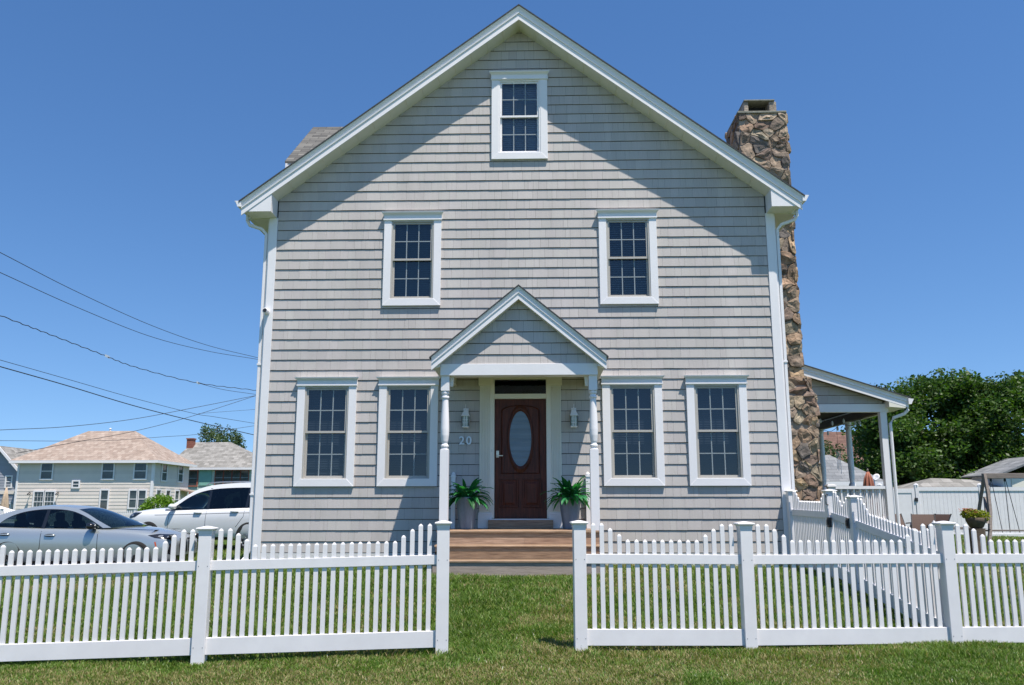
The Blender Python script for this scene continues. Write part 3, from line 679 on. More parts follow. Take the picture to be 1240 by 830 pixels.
# ---- side porch on the right wall
FY = 3.55; ez_ = 3.265; eX = 8.22; sl2 = (3.97-3.265)/(8.22-6.05)
zroof = lambda x: ez_+(eX-x)*sl2
spr = lambda x0_, x1_, dz0, dz1, y0, y1, nm, m, par=house: part((lambda mb: (mb.loft([[(x0_, y0, zroof(x0_)+dz0), (x0_, y0, zroof(x0_)+dz1), (x1_, y0, zroof(x1_)+dz1), (x1_, y0, zroof(x1_)+dz0)], [(x0_, y1, zroof(x0_)+dz0), (x0_, y1, zroof(x0_)+dz1), (x1_, y1, zroof(x1_)+dz1), (x1_, y1, zroof(x1_)+dz0)]]), mb)[1])(MB()), nm, m, par)
PB = 9.4
spr(4.66, eX+.03, .0, .025, FY-.28, PB+.3, 'side_porch_roof', M['roof'])
spr(4.66, eX+.032, -.004, .022, FY-.285, FY-.27, 'shingle_edge', M['roofedge'])
mb = MB(); pf = [(-.235, -.21), (-.235, -.10), (-.25, -.09), (-.25, -.075), (-.24, -.07), (-.245, -.04), (-.27, -.004), (-.20, -.004), (-.20, -.21)]
mb.loft([[(x, FY+y, zroof(x)+dz) for y, dz in pf] for x in (4.66, eX-.01)]); part(mb, 'side_porch_rake', M['white'], house)
spr(4.66, eX-.06, -.19, -.01, FY-.20, PB+.25, 'side_porch_soffit', M['deckunder'])
mb = MB(); clad(mb, Face((0, FY, 0), (1, 0, 0), (0, -1, 0)), 4.70, 7.75, 3.165, 4.5, EX, 3.165, (), [(sl2, 1, ez_+eX*sl2-.19)], wid=(.08, .28)); part(mb, 'side_porch_gable', M['shake'], house)
obox(house, 'side_porch_beam', M['white'], [((4.7, FY-.03, 2.99), (7.86, FY+.10, 3.165))], bevel=.003)
obox(house, 'side_porch_header', M['deckunder'], [((7.74, FY+.10, 2.99), (7.84, PB, 3.165))])
obox(house, 'side_porch_fascia', M['white'], [((7.842, FY+.10, 2.98), (7.87, PB, 3.17))])
mb = MB(); mb.loft([[(x, y, z) for x, z in [(7.80, 3.08), (8.15, 3.05), (8.15, 3.26), (7.80, 3.30)]] for y in (FY-.232, PB+.2)]); part(mb, 'side_porch_eave', M['cream'], house)
mb = MB(); g = [(8.19, 3.13), (8.19, 3.25), (8.23, 3.25), (8.235, 3.15), (8.29, 3.24), (8.305, 3.24), (8.25, 3.13)]; mb.loft([[(x, y, z) for x, z in g] for y in (FY-.29, PB+.3)]); mb.loft([[(x, y, z) for x, z in [(8.19, 3.13), (8.19, 3.25), (8.30, 3.24), (8.25, 3.13)]] for y in (FY-.293, FY-.287)]); part(mb, 'side_porch_gutter', M['white'], house)
obox(house, 'side_deck', M['greywood'], [((5.9, FY, .50), (7.88, PB, .62)), ((4.66, 3.75, .50), (5.9, PB, .62))])
obox(house, 'side_deck_skirt', M['white'], [((5.9, FY+.02, -.1), (7.86, FY+.05, .50)), ((7.83, FY+.05, -.1), (7.86, PB, .50))])
obox(house, 'side_porch_post', M['white'], [((7.68, FY-.02, -.05), (7.82, FY+.12, 2.99))], bevel=.004)
mb = MB()
for i, p in enumerate([(8.24, FY-.1, 3.13), (8.24, FY-.1, 3.02), (8.16, FY-.09, 2.94), (7.94, FY-.06, 2.86), (7.87, FY-.04, 2.74), (7.87, FY-.04, .2)]): 
    pass
mb.tube([(8.24, FY-.1, 3.13), (8.24, FY-.1, 3.02), (8.16, FY-.09, 2.94), (7.94, FY-.06, 2.86), (7.87, FY-.04, 2.74), (7.87, FY-.04, .2)], .036, 8); part(mb, 'side_porch_downspout', M['white'], house)
def round_col(x, y, name):
    mb = MB(); mb.box((x-.07, y-.07, .62), (x+.07, y+.07, 1.42)); mb.lathe([(.075, 1.42), (.085, 1.45), (.08, 1.50), (.05, 1.56), (.06, 1.66), (.068, 1.9), (.066, 2.4), (.06, 2.85), (.075, 2.9), (.075, 2.99)], (x, y, 0), 18)
    part(mb, name, M['white'], house)
for y in (5.75, 7.75, 9.3): round_col(7.78, y, 'side_porch_column')
def railing(p0, p1, z, name):
    p0, p1 = Vector(p0), Vector(p1); d = (p1-p0); n = int(d.length/.125); mb = MB(); u = d.normalized(); w = Vector((-u.y, u.x, 0))
    for zz, h, ww in ((z+.76, .06, .045), (z+.10, .045, .03)):
        a, b = p0+Vector((0, 0, zz)), p1+Vector((0, 0, zz))
        mb.loft([[q+w*ww, q-w*ww, q-w*ww+Vector((0, 0, h)), q+w*ww+Vector((0, 0, h))] for q in (a, b)])
    for i in range(1, n):
        q = p0+d*i/n; mb.box((q.x-.016, q.y-.016, z+.14), (q.x+.016, q.y+.016, z+.765))
    part(mb, name, M['white'], house)
railing((6.62, FY+.04, 0), (7.68, FY+.04, 0), .60, 'side_porch_railing')
railing((7.78, FY+.12, 0), (7.78, 5.68, 0), .60, 'side_porch_railing'); railing((7.78, 5.82, 0), (7.78, 7.68, 0), .60, 'side_porch_railing')
obox(house, 'side_porch_newel', M['white'], [((6.46, FY-.04, .1), (6.60, FY+.10, 1.40)), ((6.43, FY-.07, 1.40), (6.63, FY+.13, 1.44)), ((6.45, FY-.05, 1.44), (6.61, FY+.11, 1.46))], bevel=.005)

# ------------------------------------------------------------------ fixtures on the house
def lantern(x, name_label):
    y = -.03; z = 2.36
    root = empty('wall_lantern', (x, y, z), name_label, 'lantern', 'white coach lanterns either side of the front door')
    mb = MB(); mb.box((x-.045, y, z+.10), (x+.045, y-.02, z+.34)); mb.tube([(x, y-.02, z+.28), (x, y-.06, z+.335), (x, y-.10, z+.31), (x, y-.10, z+.25)], .008, 8)
    part(mb, 'backplate', M['white'], root, bevel=.006)
    mb = MB(); c = (x, y-.10, z)
    def sq(r, zz): return [(c[0]-r, c[1]-r, z+zz), (c[0]+r, c[1]-r, z+zz), (c[0]+r, c[1]+r, z+zz), (c[0]-r, c[1]+r, z+zz)]
    mb.loft([sq(.07, .19), sq(.072, .20), sq(.045, .25), sq(.03, .285), sq(.01, .30)]); mb.lathe([(.006, .30), (.011, .315), (.004, .34), (.004, .40)], c, 10)
    mb.loft([sq(.048, -.012), sq(.062, 0.0), sq(.062, .012)])
    for sx in (-1, -.33, .33, 1):
        for f in (-1, 1):
            mb.box((c[0]+sx*.058-.005, c[1]+f*.058-.005, z+.01), (c[0]+sx*.058+.005, c[1]+f*.058+.005, z+.192)); mb.box((c[0]+f*.058-.005, c[1]+sx*.058-.005, z+.01), (c[0]+f*.058+.005, c[1]+sx*.058+.005, z+.192))
    for zz in (.07, .13):
        for f in (-1, 1): mb.box((c[0]-.058, c[1]+f*.058-.004, z+zz-.004), (c[0]+.058, c[1]+f*.058+.004, z+zz+.004)); mb.box((c[0]+f*.058-.004, c[1]-.058, z+zz-.004), (c[0]+f*.058+.004, c[1]+.058, z+zz+.004))
    part(mb, 'cage', M['white'], root)
    mb = MB(); mb.box((c[0]-.05, c[1]-.05, z+.012), (c[0]+.05, c[1]+.05, z+.19)); part(mb, 'lamp_glass', mat('frosted_lantern_glass', (.42, .50, .44), .35, .1, 6), root)
lantern(-.955, 'white caged coach lantern on the wall left of the front door, above the house number')
lantern(.935, 'white caged coach lantern on the wall right of the front door')
def house_number():
    root = empty('house_number', (-.965, -.03, 2.07), 'metal house number 20 on the shakes left of the front door', 'number')
    for i, ch_ in enumerate('20'):
        cu = bpy.data.curves.new('digit', 'FONT'); cu.body = ch_; cu.size = .20; cu.extrude = .006; cu.align_x = 'CENTER'; cu.space_character = 1.0; cu.offset = .003
        o = bpy.data.objects.new('digit', cu); col.objects.link(o); dg = bpy.context.evaluated_depsgraph_get()
        me = bpy.data.meshes.new_from_object(o.evaluated_get(dg)); bpy.data.objects.remove(o)
        me.materials.clear(); me.materials.append(M['number']); q = bpy.data.objects.new('digit', me); col.objects.link(q); q.parent = root
        q.rotation_euler = (R(90), 0, 0); q.location = (-.062+.124*i, -.004, 0)
house_number()
t = empty('security_camera', (-4.585, -.034, 4.47), 'small white bullet security camera with black lens on the left corner board', 'camera')
mb = MB(); mb.lathe([(.055, 0), (.055, .02), (.02, .03)], (0, 0, 0), 18)
o = part(mb, 'mount', M['white'], t); o.location = (0, 0, 0); o.rotation_euler = (R(90), 0, 0); 
for v in o.data.vertices: v.co += Vector(t.location)
mb = MB(); mb.lathe([(.045, .03), (.05, .05), (.05, .12), (.042, .13)], (0, 0, 0), 18); o = mb.build('housing', M['white'], t, smooth=False); o.rotation_euler = (R(90), 0, 0)
mb = MB(); mb.lathe([(.036, .128), (.036, .133), (.01, .134)], (0, 0, 0), 18); o = mb.build('lens', M['black'], t); o.rotation_euler = (R(90), 0, 0)

# potted ferns
def potted(x, y, label, seed, flip=1):
    r = random.Random(seed); root = empty('potted_plant', (x, y, .63), label, 'potted plant', 'tall pewter pots of ferns flanking the front door')
    mb = MB(); n = 24; rings = []
    def rr(a, base): return base*(1+.035*math.cos(8*a))
    for base, z in ((.115, 0), (.118, .02), (.135, .15), (.158, .33), (.176, .49), (.182, .51), (.182, .525), (.165, .525), (.16, .47)):
        rings.append([(x+rr(a, base)*math.cos(a), y+rr(a, base)*math.sin(a), .632+z) for a in arc(32)])
    mb.loft(rings); part(mb, 'pot', M['pot'], root, smooth=True)
    mb = MB()
    for i in range(95):
        a = r.uniform(0, 2*math.pi); L = r.uniform(.24, .46); rise = r.uniform(.05, 1.4); lean = r.uniform(.03, .1)
        w = r.uniform(.026, .050); t = r.uniform(.6, 1.5); tone = (t, t, t*r.uniform(.7, 1.1))
        prev = None; p = Vector((x+lean*math.cos(a), y+lean*math.sin(a), 1.13)); d = Vector((math.cos(a)*math.cos(rise), math.sin(a)*math.cos(rise), math.sin(rise)))
        side = Vector((-math.sin(a), math.cos(a), 0)); S_ = 7
        for k in range(S_+1):
            t_ = k/S_; ww = w*math.sin(math.pi*min(1, .12+t_*.88))**.8*(1 if k < S_ else 0)+.001
            cur = (p+side*ww+Vector((0, 0, .01)), p.copy(), p-side*ww+Vector((0, 0, .01)))
            if prev:
                mb.face([prev[0], cur[0], cur[1], prev[1]], tone); mb.face([prev[1], cur[1], cur[2], prev[2]], tone)
            prev = cur; p = p+d*(L/S_); d = (d+Vector((0, 0, -.20-.12*t_))).normalized()
    part(mb, 'foliage', M['fern'], root)
potted(-.885, -.55, 'dark green fern in a tall pewter pot left of the front door', 3)
potted(.83, -.55, 'bright green fern in a tall ribbed pewter pot right of the front door', 8)

# ------------------------------------------------------------------ picket fences
_picket = {}
def picket_mesh(h):
    k = round(h, 3)
    if k not in _picket:
        mb = MB(); w, t = .0225, .0115
        mb.loft([[(-w, -t, 0), (w, -t, 0), (w, t, 0), (-w, t, 0)], [(-w, -t, h-.022), (w, -t, h-.022), (w, t, h-.022), (-w, t, h-.022)], [(-w*.55, -t*.5, h-.006), (w*.55, -t*.5, h-.006), (w*.55, t*.5, h-.006), (-w*.55, t*.5, h-.006)], [(-w*.15, -t*.2, h), (w*.15, -t*.2, h), (w*.15, t*.2, h), (-w*.15, t*.2, h)]])
        o = mb.build('picket', M['vinyl']); _picket[k] = o.data; bpy.data.objects.remove(o)
    return _picket[k]
_post = {}
def post_mesh(h, capn=False):
    k = (round(h, 3), capn)
    if k not in _post:
        mb = MB(); w = .0635
        if not capn: mb.box((-w, -w, -.15), (w, w, h-.055)); [mb.box((sx*w-.0015*sx, -w-.001, z), (sx*w*.7, -w-.003, z+.007)) if 0 else None for sx in (-1, 1) for z in (.2, .9)]
        else:
            s = lambda r, z: [(-r, -r, z), (r, -r, z), (r, r, z), (-r, r, z)]
            mb.loft([s(.066, h-.075), s(.068, h-.05), s(.072, h-.043), s(.088, h-.030), s(.088, h-.022), s(.084, h-.018), s(.02, h-.002), s(.004, h)])
        o = mb.build('post', M['vinyl'], bevel=0); _post[k] = o.data; bpy.data.objects.remove(o)
    return _post[k]
_m = MB(); _m.loft([[(.0045*math.cos(a), y, .0045*math.sin(a)) for a in arc(8)] for y in (-.0015, .002)]); _o = _m.build('screw', M['metalw']); _screw = [_o.data]; bpy.data.objects.remove(_o)
M['metals'] = mat('dull_screw', (.16, .16, .17), .5, .1, 5); _screw[0].materials[0] = M['metals']
def fence_post(root, p, h=1.295, rz=0):
    o = bpy.data.objects.new('post', post_mesh(h)); col.objects.link(o); o.parent = root; o.location = Vector(p)-root.location; o.rotation_euler = (0, 0, rz)
    b = o.modifiers.new('bevel', 'BEVEL'); b.width = .004; b.segments = 2
    c = bpy.data.objects.new('post_cap', post_mesh(h, True)); col.objects.link(c); c.parent = o
    for sx in (-1, 1):
        for z in (.12, .90):
            q = bpy.data.objects.new('screw', _screw[0]); col.objects.link(q); q.parent = o; q.location = (sx*.044, -.0640, z)
    return o
def fence_panel(root, a, b, n, name='picket_panel', trim=.055, hs=(1.265, 1.215, 1.155, 1.10), lift=0.0, screws=True):
    """a, b: post foot positions; the panel runs between them"""
    a, b = Vector(a), Vector(b); d = b-a; L = math.hypot(d.x, d.y); rz = math.atan2(d.y, d.x); sl = d.z/L
    e = bpy.data.objects.new(name, None); col.objects.link(e); e.parent = root; e.location = a-root.location; e.rotation_euler = (0, 0, rz); e.empty_display_size = .1
    for (z0, z1) in ((.045, .205), (.855, .950)):
        mb = MB(); t = .0255; x0, x1 = trim, L-trim
        mb.loft([[(x, -t, z0+x*sl), (x, t, z0+x*sl), (x, t, z1+x*sl), (x, -t, z1+x*sl)] for x in (x0, x1)])
        mb.build('rail', M['vinyl'], e, bevel=.003)
    g = (L-2*trim)/(n+1) if n else 0
    for i in range(n):
        x = trim+g*(i+1)+ (0); k = min(i, n-1-i); h = hs[0] if k < 2 else hs[min(k-1, 3)]
        q = bpy.data.objects.new('picket', picket_mesh(h-.06)); col.objects.link(q); q.parent = e; q.location = (x, random.uniform(-.0015, .0015), .06+x*sl+lift); q.rotation_euler = (0, random.uniform(-.003, .003), 0)
    return e
A2 = (-5.47, -6.44, -.535); A = (-3.09, -6.22, -.485); B = (-.70, -6.02, -.435); Cc = (.705, -5.89, -.435); D = (2.45, -5.76, -.450); E_ = (4.63, -5.55, -.450); F_ = (6.98, -5.33, -.46)
fl = empty('picket_fence', B, 'white vinyl picket fence along the lawn left of the front gap, before the parked cars', 'fence', 'white vinyl picket fences round the front lawn')
for p in (A2, A, B): fence_post(fl, p, rz=.085)
fence_panel(fl, A, B, 25); fence_panel(fl, A2, A, 25)
fr = empty('picket_fence', Cc, 'white vinyl picket fence along the lawn right of the front gap', 'fence', 'white vinyl picket fences round the front lawn')
for p in (Cc, D, E_, F_): fence_post(fr, p, rz=.08)
fence_panel(fr, Cc, D, 17); fence_panel(fr, D, E_, 22); fence_panel(fr, E_, F_, 24)
P3 = (4.60, -3.05, -.13); P2 = (4.60, -2.08, -.03); P1 = (4.60, -.14, 0.0)
fs_ = empty('picket_fence', P3, 'white vinyl picket fence running back from the front corner post to the house corner', 'fence', 'white vinyl picket fences round the front lawn')
for p in (P3, P2, P1): fence_post(fs_, p, 1.28)
fence_panel(fs_, (E_[0], E_[1], E_[2]), P3, 26); fence_panel(fs_, P2, P1, 21)
gp = empty('gate', P3, 'small white picket gate with black latch and hinges between two side fence posts', 'gate')
fence_panel(gp, P3, P2, 9, trim=.075)
for y, z in ((-2.95, .98), (-2.17, .98)):
    mb = MB(); mb.box((4.515, y-.05, z-.28), (4.56, y+.04, z-.14)); mb.box((4.51, y-.03, z-.25), (4.50, y+.02, z-.17)); part(mb, 'gate_latch' if y < -2.5 else 'hinge', M['black'], gp, bevel=.006)
mb = MB(); mb.tube([(4.55, -2.15, 1.02), (4.515, -2.15, 1.03), (4.515, -2.15, 1.16), (4.55, -2.15, 1.17)], .008, 8); part(mb, 'pull_handle', M['black'], gp)
mb = MB(); mb.box((4.53, -3.0, .10), (4.56, -2.94, .18)); part(mb, 'hinge', M['black'], gp)
# ------------------------------------------------------------------ cars
M['silver'] = mat('blue_grey_metallic', (.44, .48, .495), .26, .02, 2, metal=.55, coat=.6)
M['whitep'] = mat('white_car_paint', (.72, .73, .74), .3, .02, 2, coat=.6)
M['carglass'] = glassmat('car_glass', (.16, .22, .23), .01, 1.5)
M['darkglass'] = glassmat('privacy_glass', (.03, .04, .045), .01, 1.5)
M['tyre'] = mat('tyre_rubber', (.022, .022, .022), .85, .2, 6, .3, 40)
M['rim'] = mat('dark_bronze_rim', (.055, .05, .045), .4, .1, 6, metal=.7)
M['rims'] = mat('silver_rim', (.45, .46, .47), .3, .05, 6, metal=.8)
M['trimblk'] = mat('gloss_black_trim', (.012, .013, .016), .18, .1, 5, coat=.5)
M['lens'] = mat('headlight_lens', (.18, .20, .23), .12, .5, 14, coat=1.0)
M['seat'] = mat('dark_seats', (.03, .032, .036), .8, .2, 5)
M['orange'] = mat('amber_reflector', (.55, .09, .02), .3, .1, 6)
M['liner'] = mat('wheel_well', (.010, .010, .010), .95, .1, 3)
def cat(P, n=6):
    P = [Vector(p) for p in P]; out = []
    for i in range(len(P)-1):
        a, b, c, d = P[max(i-1, 0)], P[i], P[i+1], P[min(i+2, len(P)-1)]
        for k in range(n):
            t = k/n; out.append(.5*((2*b)+(c-a)*t+(2*a-5*b+4*c-d)*t*t+(3*b-a-3*c+d)*t**3))
    return out+[P[-1]]
def car(spec, name, label, loc, rz, nearside):
    root = empty(name, loc, label, 'car', rz=rz)
    def put(mb, nm, m, parent=root, **kw): return mb.build(nm, m, parent, **kw)
    # body
    rings = []
    for x, zb, w, zt, zd in spec['st']:
        h = zt-zb
        half = [(0, zb), (.72*w, zb), (.93*w, zb+.04*h), (.985*w, zb+.22*h), (w, zb+.50*h), (w*.995, zb+.74*h), (w*.965, zb+.90*h), (w*.90, zt), (w*.55, zd-(zd-zt)*.18), (0, zd)]
        rings.append([(x, y, z) for y, z in half]+[(x, -y, z) for y, z in half[-2:0:-1]])
    mb = MB(); mb.loft(rings); body = put(mb, 'body', spec['paint'], smooth=True)
    s = body.modifiers.new('s', 'SUBSURF'); s.levels = s.render_levels = 2
    cut = MB()
    for ax in (0, -spec['wb']):
        for sd in (-1, 1):
            cut.loft([[(ax+spec['arch']*math.cos(a), sd*yy, spec['wr']+spec['arch']*math.sin(a)) for a in arc(40)] for yy in (.60, 1.3)])
    co = cut.build('cutter', M['liner'])
    bpy.context.view_layer.update(); dg = bpy.context.evaluated_depsgraph_get()
    me = bpy.data.meshes.new_from_object(body.evaluated_get(dg)); body.modifiers.clear(); body.data = me
    bm = bmesh.new(); bm.from_mesh(me); tree = BVHTree.FromBMesh(bm); bm.free()
    b = body.modifiers.new('b', 'BOOLEAN'); b.operation = 'DIFFERENCE'; b.solver = 'EXACT'; b.object = co
    bpy.context.view_layer.update(); dg = bpy.context.evaluated_depsgraph_get(); dg.update()
    me = bpy.data.meshes.new_from_object(body.evaluated_get(dg)); body.modifiers.clear(); body.data = me; me.name = 'body'
    me.materials.clear(); me.materials.append(spec['paint']); me.materials.append(M['liner'])
    for p in me.polygons:
        hit = tree.find_nearest(p.center); cut_ = hit[3] > .006
        for ax in (0, -spec['wb']):
            if cut_ and math.hypot(p.center.x-ax, p.center.z-spec['wr']) > spec['arch']+.03: pass
        p.material_index = 1 if cut_ and abs(p.center.z-spec['wr']) < spec['arch']+.02 and min(abs(p.center.x), abs(p.center.x+spec['wb'])) < spec['arch']+.02 else 0
        if p.material_index: p.use_smooth = False
    bpy.data.objects.remove(co)
    def decal(nm, poly, m, sd, off=.004, step=.04, parent=root, axis='y', lab=None):
        """thin skin that follows the bodywork: outline (x, z) projected from the side"""
        pts = [Vector(p) for p in poly]; dense = []
        for i, p in enumerate(pts):
            q = pts[(i+1) % len(pts)]; k = max(1, int((q-p).length/step)); dense += [p+(q-p)*j/k for j in range(k)]
        nb = len(dense); xs = [p.x for p in dense]; zs = [p.y for p in dense]; inner = []
        def inside(x, z):
            r = False
            for i in range(nb):
                a, b_ = dense[i], dense[i-1]
                if (a.y > z) != (b_.y > z) and x < (b_.x-a.x)*(z-a.y)/(b_.y-a.y)+a.x: r = not r
            return r
        X = min(xs)+step/2
        while X < max(xs):
            Z = min(zs)+step/2
            while Z < max(zs):
                if inside(X, Z): inner.append(Vector((X, Z)))
                Z += step
            X += step
        v2, _, f2, *_r = delaunay_2d_cdt(dense+inner, [(i, (i+1) % nb) for i in range(nb)], [list(range(nb))], 1, 1e-5)
        mb = MB(); vs = []
        for p in v2:
            if axis == 'y': o, dd = Vector((p[0], sd*2, p[1])), Vector((0, -sd, 0))
            else: o, dd = Vector((3, p[0], p[1])), Vector((-1, 0, 0))
            hit = tree.ray_cast(o, dd)
            vs.append((hit[0]+hit[1]*off*(1 if hit[1].dot(dd) < 0 else -1)) if hit[0] else Vector((p[0], sd*spec['w']*.9, p[1])) if axis == 'y' else Vector((spec['st'][0][0], p[0], p[1])))
        mb.add(vs, [tuple(f) for f in f2]); o = put(mb, nm, m, parent, smooth=True)
        return o
    # greenhouse
    O = cat([(x, z, 0) for x, z in spec['outer']]); I = cat([(x, z, 0) for x, z in spec['inner']]); zb, zr = spec['gz']; wb_, wr_ = spec['gw']
    gw = lambda z: wb_+(wr_-wb_)*min(1, max(0, (z-zb)/(zr-zb)))**1.15
    U = [-1, -.85, -.5, 0, .5, .85, 1]; nO = len(O)
    ia, ib = int(spec['ws']*(nO-1)), int(spec['bl']*(nO-1))
    def gp(i, u):
        p = O[i]; t = 1-min(1, i/ia) if i <= ia else 0; t2 = min(1, (i-ib)/(nO-1-ib)) if i >= ib else 0
        return (p.x+(spec['bow']*(t*.75+.25 if i <= ia else .25*max(0, 1-(i-ia)/6))-.16*t2)*(1-u*u), u*gw(p.y), p.y+(.035+.02*t)*(1-u*u))
    for (a, b2, nm, m) in ((0, ia, 'windshield', M['carglass']), (ia, ib, 'roof_panel', spec['paint']), (ib, nO-1, 'rear_window', M['darkglass'])):
        mb = MB(); mb.loft([[gp(i, u) for u in U] for i in range(a, b2+1)], closed=False, caps=False); put(mb, nm, m, smooth=True)
    for sd in (-1, 1):
        side = lambda x, z, off=0: (x, sd*(gw(z)+off), z)
        mb = MB(); mb.loft([[side(O[i].x, O[i].y), side(I[i].x, I[i].y, .004)] for i in range(nO)], closed=False, caps=False); put(mb, 'window_frame', spec['paint'], smooth=True)
        mb = MB(); mb.loft([[side(I[i].x, I[i].y, .006), side(I[i].x+(.006 if i < nO/2 else -.0), I[i].y-.018, .006)] for i in range(nO)], closed=False, caps=False); put(mb, 'window_trim', M['trimblk'])
        belt = lambda x: spec['belt'][0]+(x-I[0].x)*spec['belt'][1]
        for k, (xa, xb) in enumerate(spec['win']):
            sel = [p for p in I if xb <= p.x <= xa]; 
            zi = lambda x: next((I[i].y+(I[i+1].y-I[i].y)*(x-I[i].x)/(I[i+1].x-I[i].x+1e-9) for i in range(nO-1) if I[i+1].x <= x <= I[i].x), belt(x))
            xs = [xa+(xb-xa)*j/14 for j in range(15)]
            mb = MB(); mb.loft([[side(x, zi(x)-.004), side(x, max(belt(x), .0) if zi(x) > belt(x) else zi(x)-.01)] for x in xs], closed=False, caps=False)
            put(mb, 'side_window', spec['sideglass'][k], smooth=True)
        for xb in spec['pillar']:
            mb = MB(); z1 = zi(xb) if False else max(p.y for p in I if abs(p.x-xb) < .4)-.002
            mb.loft([[side(xb-.04, belt(xb)-.02, .003), side(xb+.04, belt(xb)-.02, .003)], [side(xb-.035, z1, .004), side(xb+.035, z1, .004)]], closed=False, caps=False); put(mb, 'pillar', M['trimblk'])
        # mirror
        mx, mz = spec['mirror']; mb = MB()
        mb.loft([[(mx+.10*c*k, sd*(spec['w']*.90+yy), mz+.075*s_*k) for c, s_ in ((1, -.6), (.7, .6), (.2, 1), (-.8, .9), (-1, .2), (-.9, -.8), (0, -1))] for yy, k in ((-.06, .35), (0, .55), (.05, .95), (.14, 1.0), (.20, .8), (.22, .3))])
        put(mb, 'mirror', spec['mirrorm'], smooth=True)
        # shut lines, handles
        for line in spec['shut']:
            a = [Vector(p) for p in line]; out = []
            n_ = [((a[min(i+1, len(a)-1)]-a[max(i-1, 0)]).normalized()) for i in range(len(a))]
            poly = [(p.x-n.y*.006, p.y+n.x*.006) for p, n in zip(a, n_)]+[(p.x+n.y*.006, p.y-n.x*.006) for p, n in reversed(list(zip(a, n_)))]
            decal('shut_line', poly, M['trimblk'], sd, .0015, .06)
        for hx, hz in spec['handles']:
            mb = MB(); y = sd*(spec['w']*.985); mb.loft([[(hx-.12, y-sd*.02, hz-.012), (hx-.12, y+sd*.01, hz-.01), (hx-.12, y+sd*.01, hz+.01), (hx-.12, y-sd*.02, hz+.012)]]+[[(hx+t*.12, y-sd*.01, hz-.018), (hx+t*.12, y+sd*.035, hz-.015), (hx+t*.12, y+sd*.035, hz+.015), (hx+t*.12, y-sd*.01, hz+.018)] for t in (-.8, 0, .8)]+[[(hx+.12, y-sd*.02, hz-.012), (hx+.12, y+sd*.01, hz-.01), (hx+.12, y+sd*.01, hz+.01), (hx+.12, y-sd*.02, hz+.012)]])
            put(mb, 'door_handle', spec['paint'], smooth=True)
            decal('handle_cup', [(hx+.13*math.cos(t), hz+.035*math.sin(t)) for t in arc(14)], M['trimblk'] if spec['w'] < .94 else M['liner'], sd, .002, .05) if spec['w'] < .94 else None
        hl = decal('headlight', spec['head'], M['trimblk'], sd, .006, .03)
        for (hx, hz, r_) in spec['lamp']: decal('lens', [(hx+r_*1.3*math.cos(t), hz+r_*.6*math.sin(t)) for t in arc(12)], M['lens'], sd, .012, .03, hl)
        if 'reflector' in spec: decal('reflector', spec['reflector'], M['orange'], sd, .006, .03)
        if 'sill' in spec: decal('sill_trim', spec['sill'], M['trimblk'], sd, .005, .08)
        # wheels
        for ax in (0, -spec['wb']):
            w = bpy.data.objects.new('wheel', None); col.objects.link(w); w.parent = root; w.location = (ax, sd*(spec['w']-.115), spec['wr']); w.empty_display_size = .1
            r_ = spec['wr']; mb = MB(); prof = [(r_*.70, -.11), (r_*.93, -.115), (r_*.995, -.09), (r_, -.03), (r_, .03), (r_*.995, .09), (r_*.93, .115), (r_*.70, .105)]
            mb.loft([[(r*math.cos(a), sd*y, r*math.sin(a)) for a in arc(40)] for r, y in prof], caps=False); put(mb, 'tyre', M['tyre'], w, smooth=True)
            mb = MB(); mb.loft([[(r*math.cos(a), sd*y, r*math.sin(a)) for a in arc(40)] for r, y in [(r_*.70, -.10), (r_*.72, .10), (r_*.76, .108), (r_*.74, .085), (r_*.66, .06), (r_*.64, -.10)]], caps=False)
            for k in range(5):
                for dl in (-.16, .16):
                    a = 2*math.pi*k/5+.3; p = lambda rad, an, y: (rad*math.cos(an), sd*y, rad*math.sin(an))
                    mb.loft([[p(r_*.14, a-.35, .03), p(r_*.14, a+.35, .03), p(r_*.14, a+.35, .085), p(r_*.14, a-.35, .085)], [p(r_*.70, a+dl-.05, .04), p(r_*.70, a+dl+.05, .04), p(r_*.70, a+dl+.05, .09), p(r_*.70, a+dl-.05, .09)]])
            mb.loft([[(r*math.cos(a), sd*y, r*math.sin(a)) for a in arc(20)] for r, y in ((r_*.17, .02), (r_*.17, .085), (r_*.12, .10), (.002, .10))]); put(mb, 'rim', spec['rim'], w, smooth=False)
            mb = MB(); mb.loft([[(r*math.cos(a), sd*y, r*math.sin(a)) for a in arc(24)] for r, y in ((r_*.5, 0), (r_*.5, .02))]); put(mb, 'brake_disc', M['rims'], w)
    for nm, poly, m in spec['front']: decal(nm, poly, m, 1, .006, .05, axis='x')
    # cabin
    mb = MB(); zf = spec['gz'][0]
    mb.box((spec['seats'][0]+.9, -.66, zf-.35), (spec['seats'][-1]-.5, .66, zf-.20)); mb.box((spec['seats'][0]+.95, -.62, zf-.2), (spec['seats'][0]+.70, .62, zf-.03)); put(mb, 'dashboard', M['seat'])
    for sx in spec['seats']:
        for y in (-.38, .38):
            mb = MB(); rr = lambda x, z, w, d: [(x-d, y-w, z), (x-d*.4, y-w*1.05, z), (x+d, y-w*.8, z), (x+d, y+w*.8, z), (x-d*.4, y+w*1.05, z), (x-d, y+w, z)]
            mb.loft([rr(sx+.10, zf-.35, .25, .07), rr(sx+.03, zf-.02, .25, .08), rr(sx-.04, zf+.14, .19, .06), rr(sx-.05, zf+.17, .10, .04), rr(sx-.06, zf+.20, .12, .05), rr(sx-.07, zf+.32, .11, .05), rr(sx-.07, zf+.345, .07, .03)]); put(mb, 'seat', M['seat'], smooth=True)
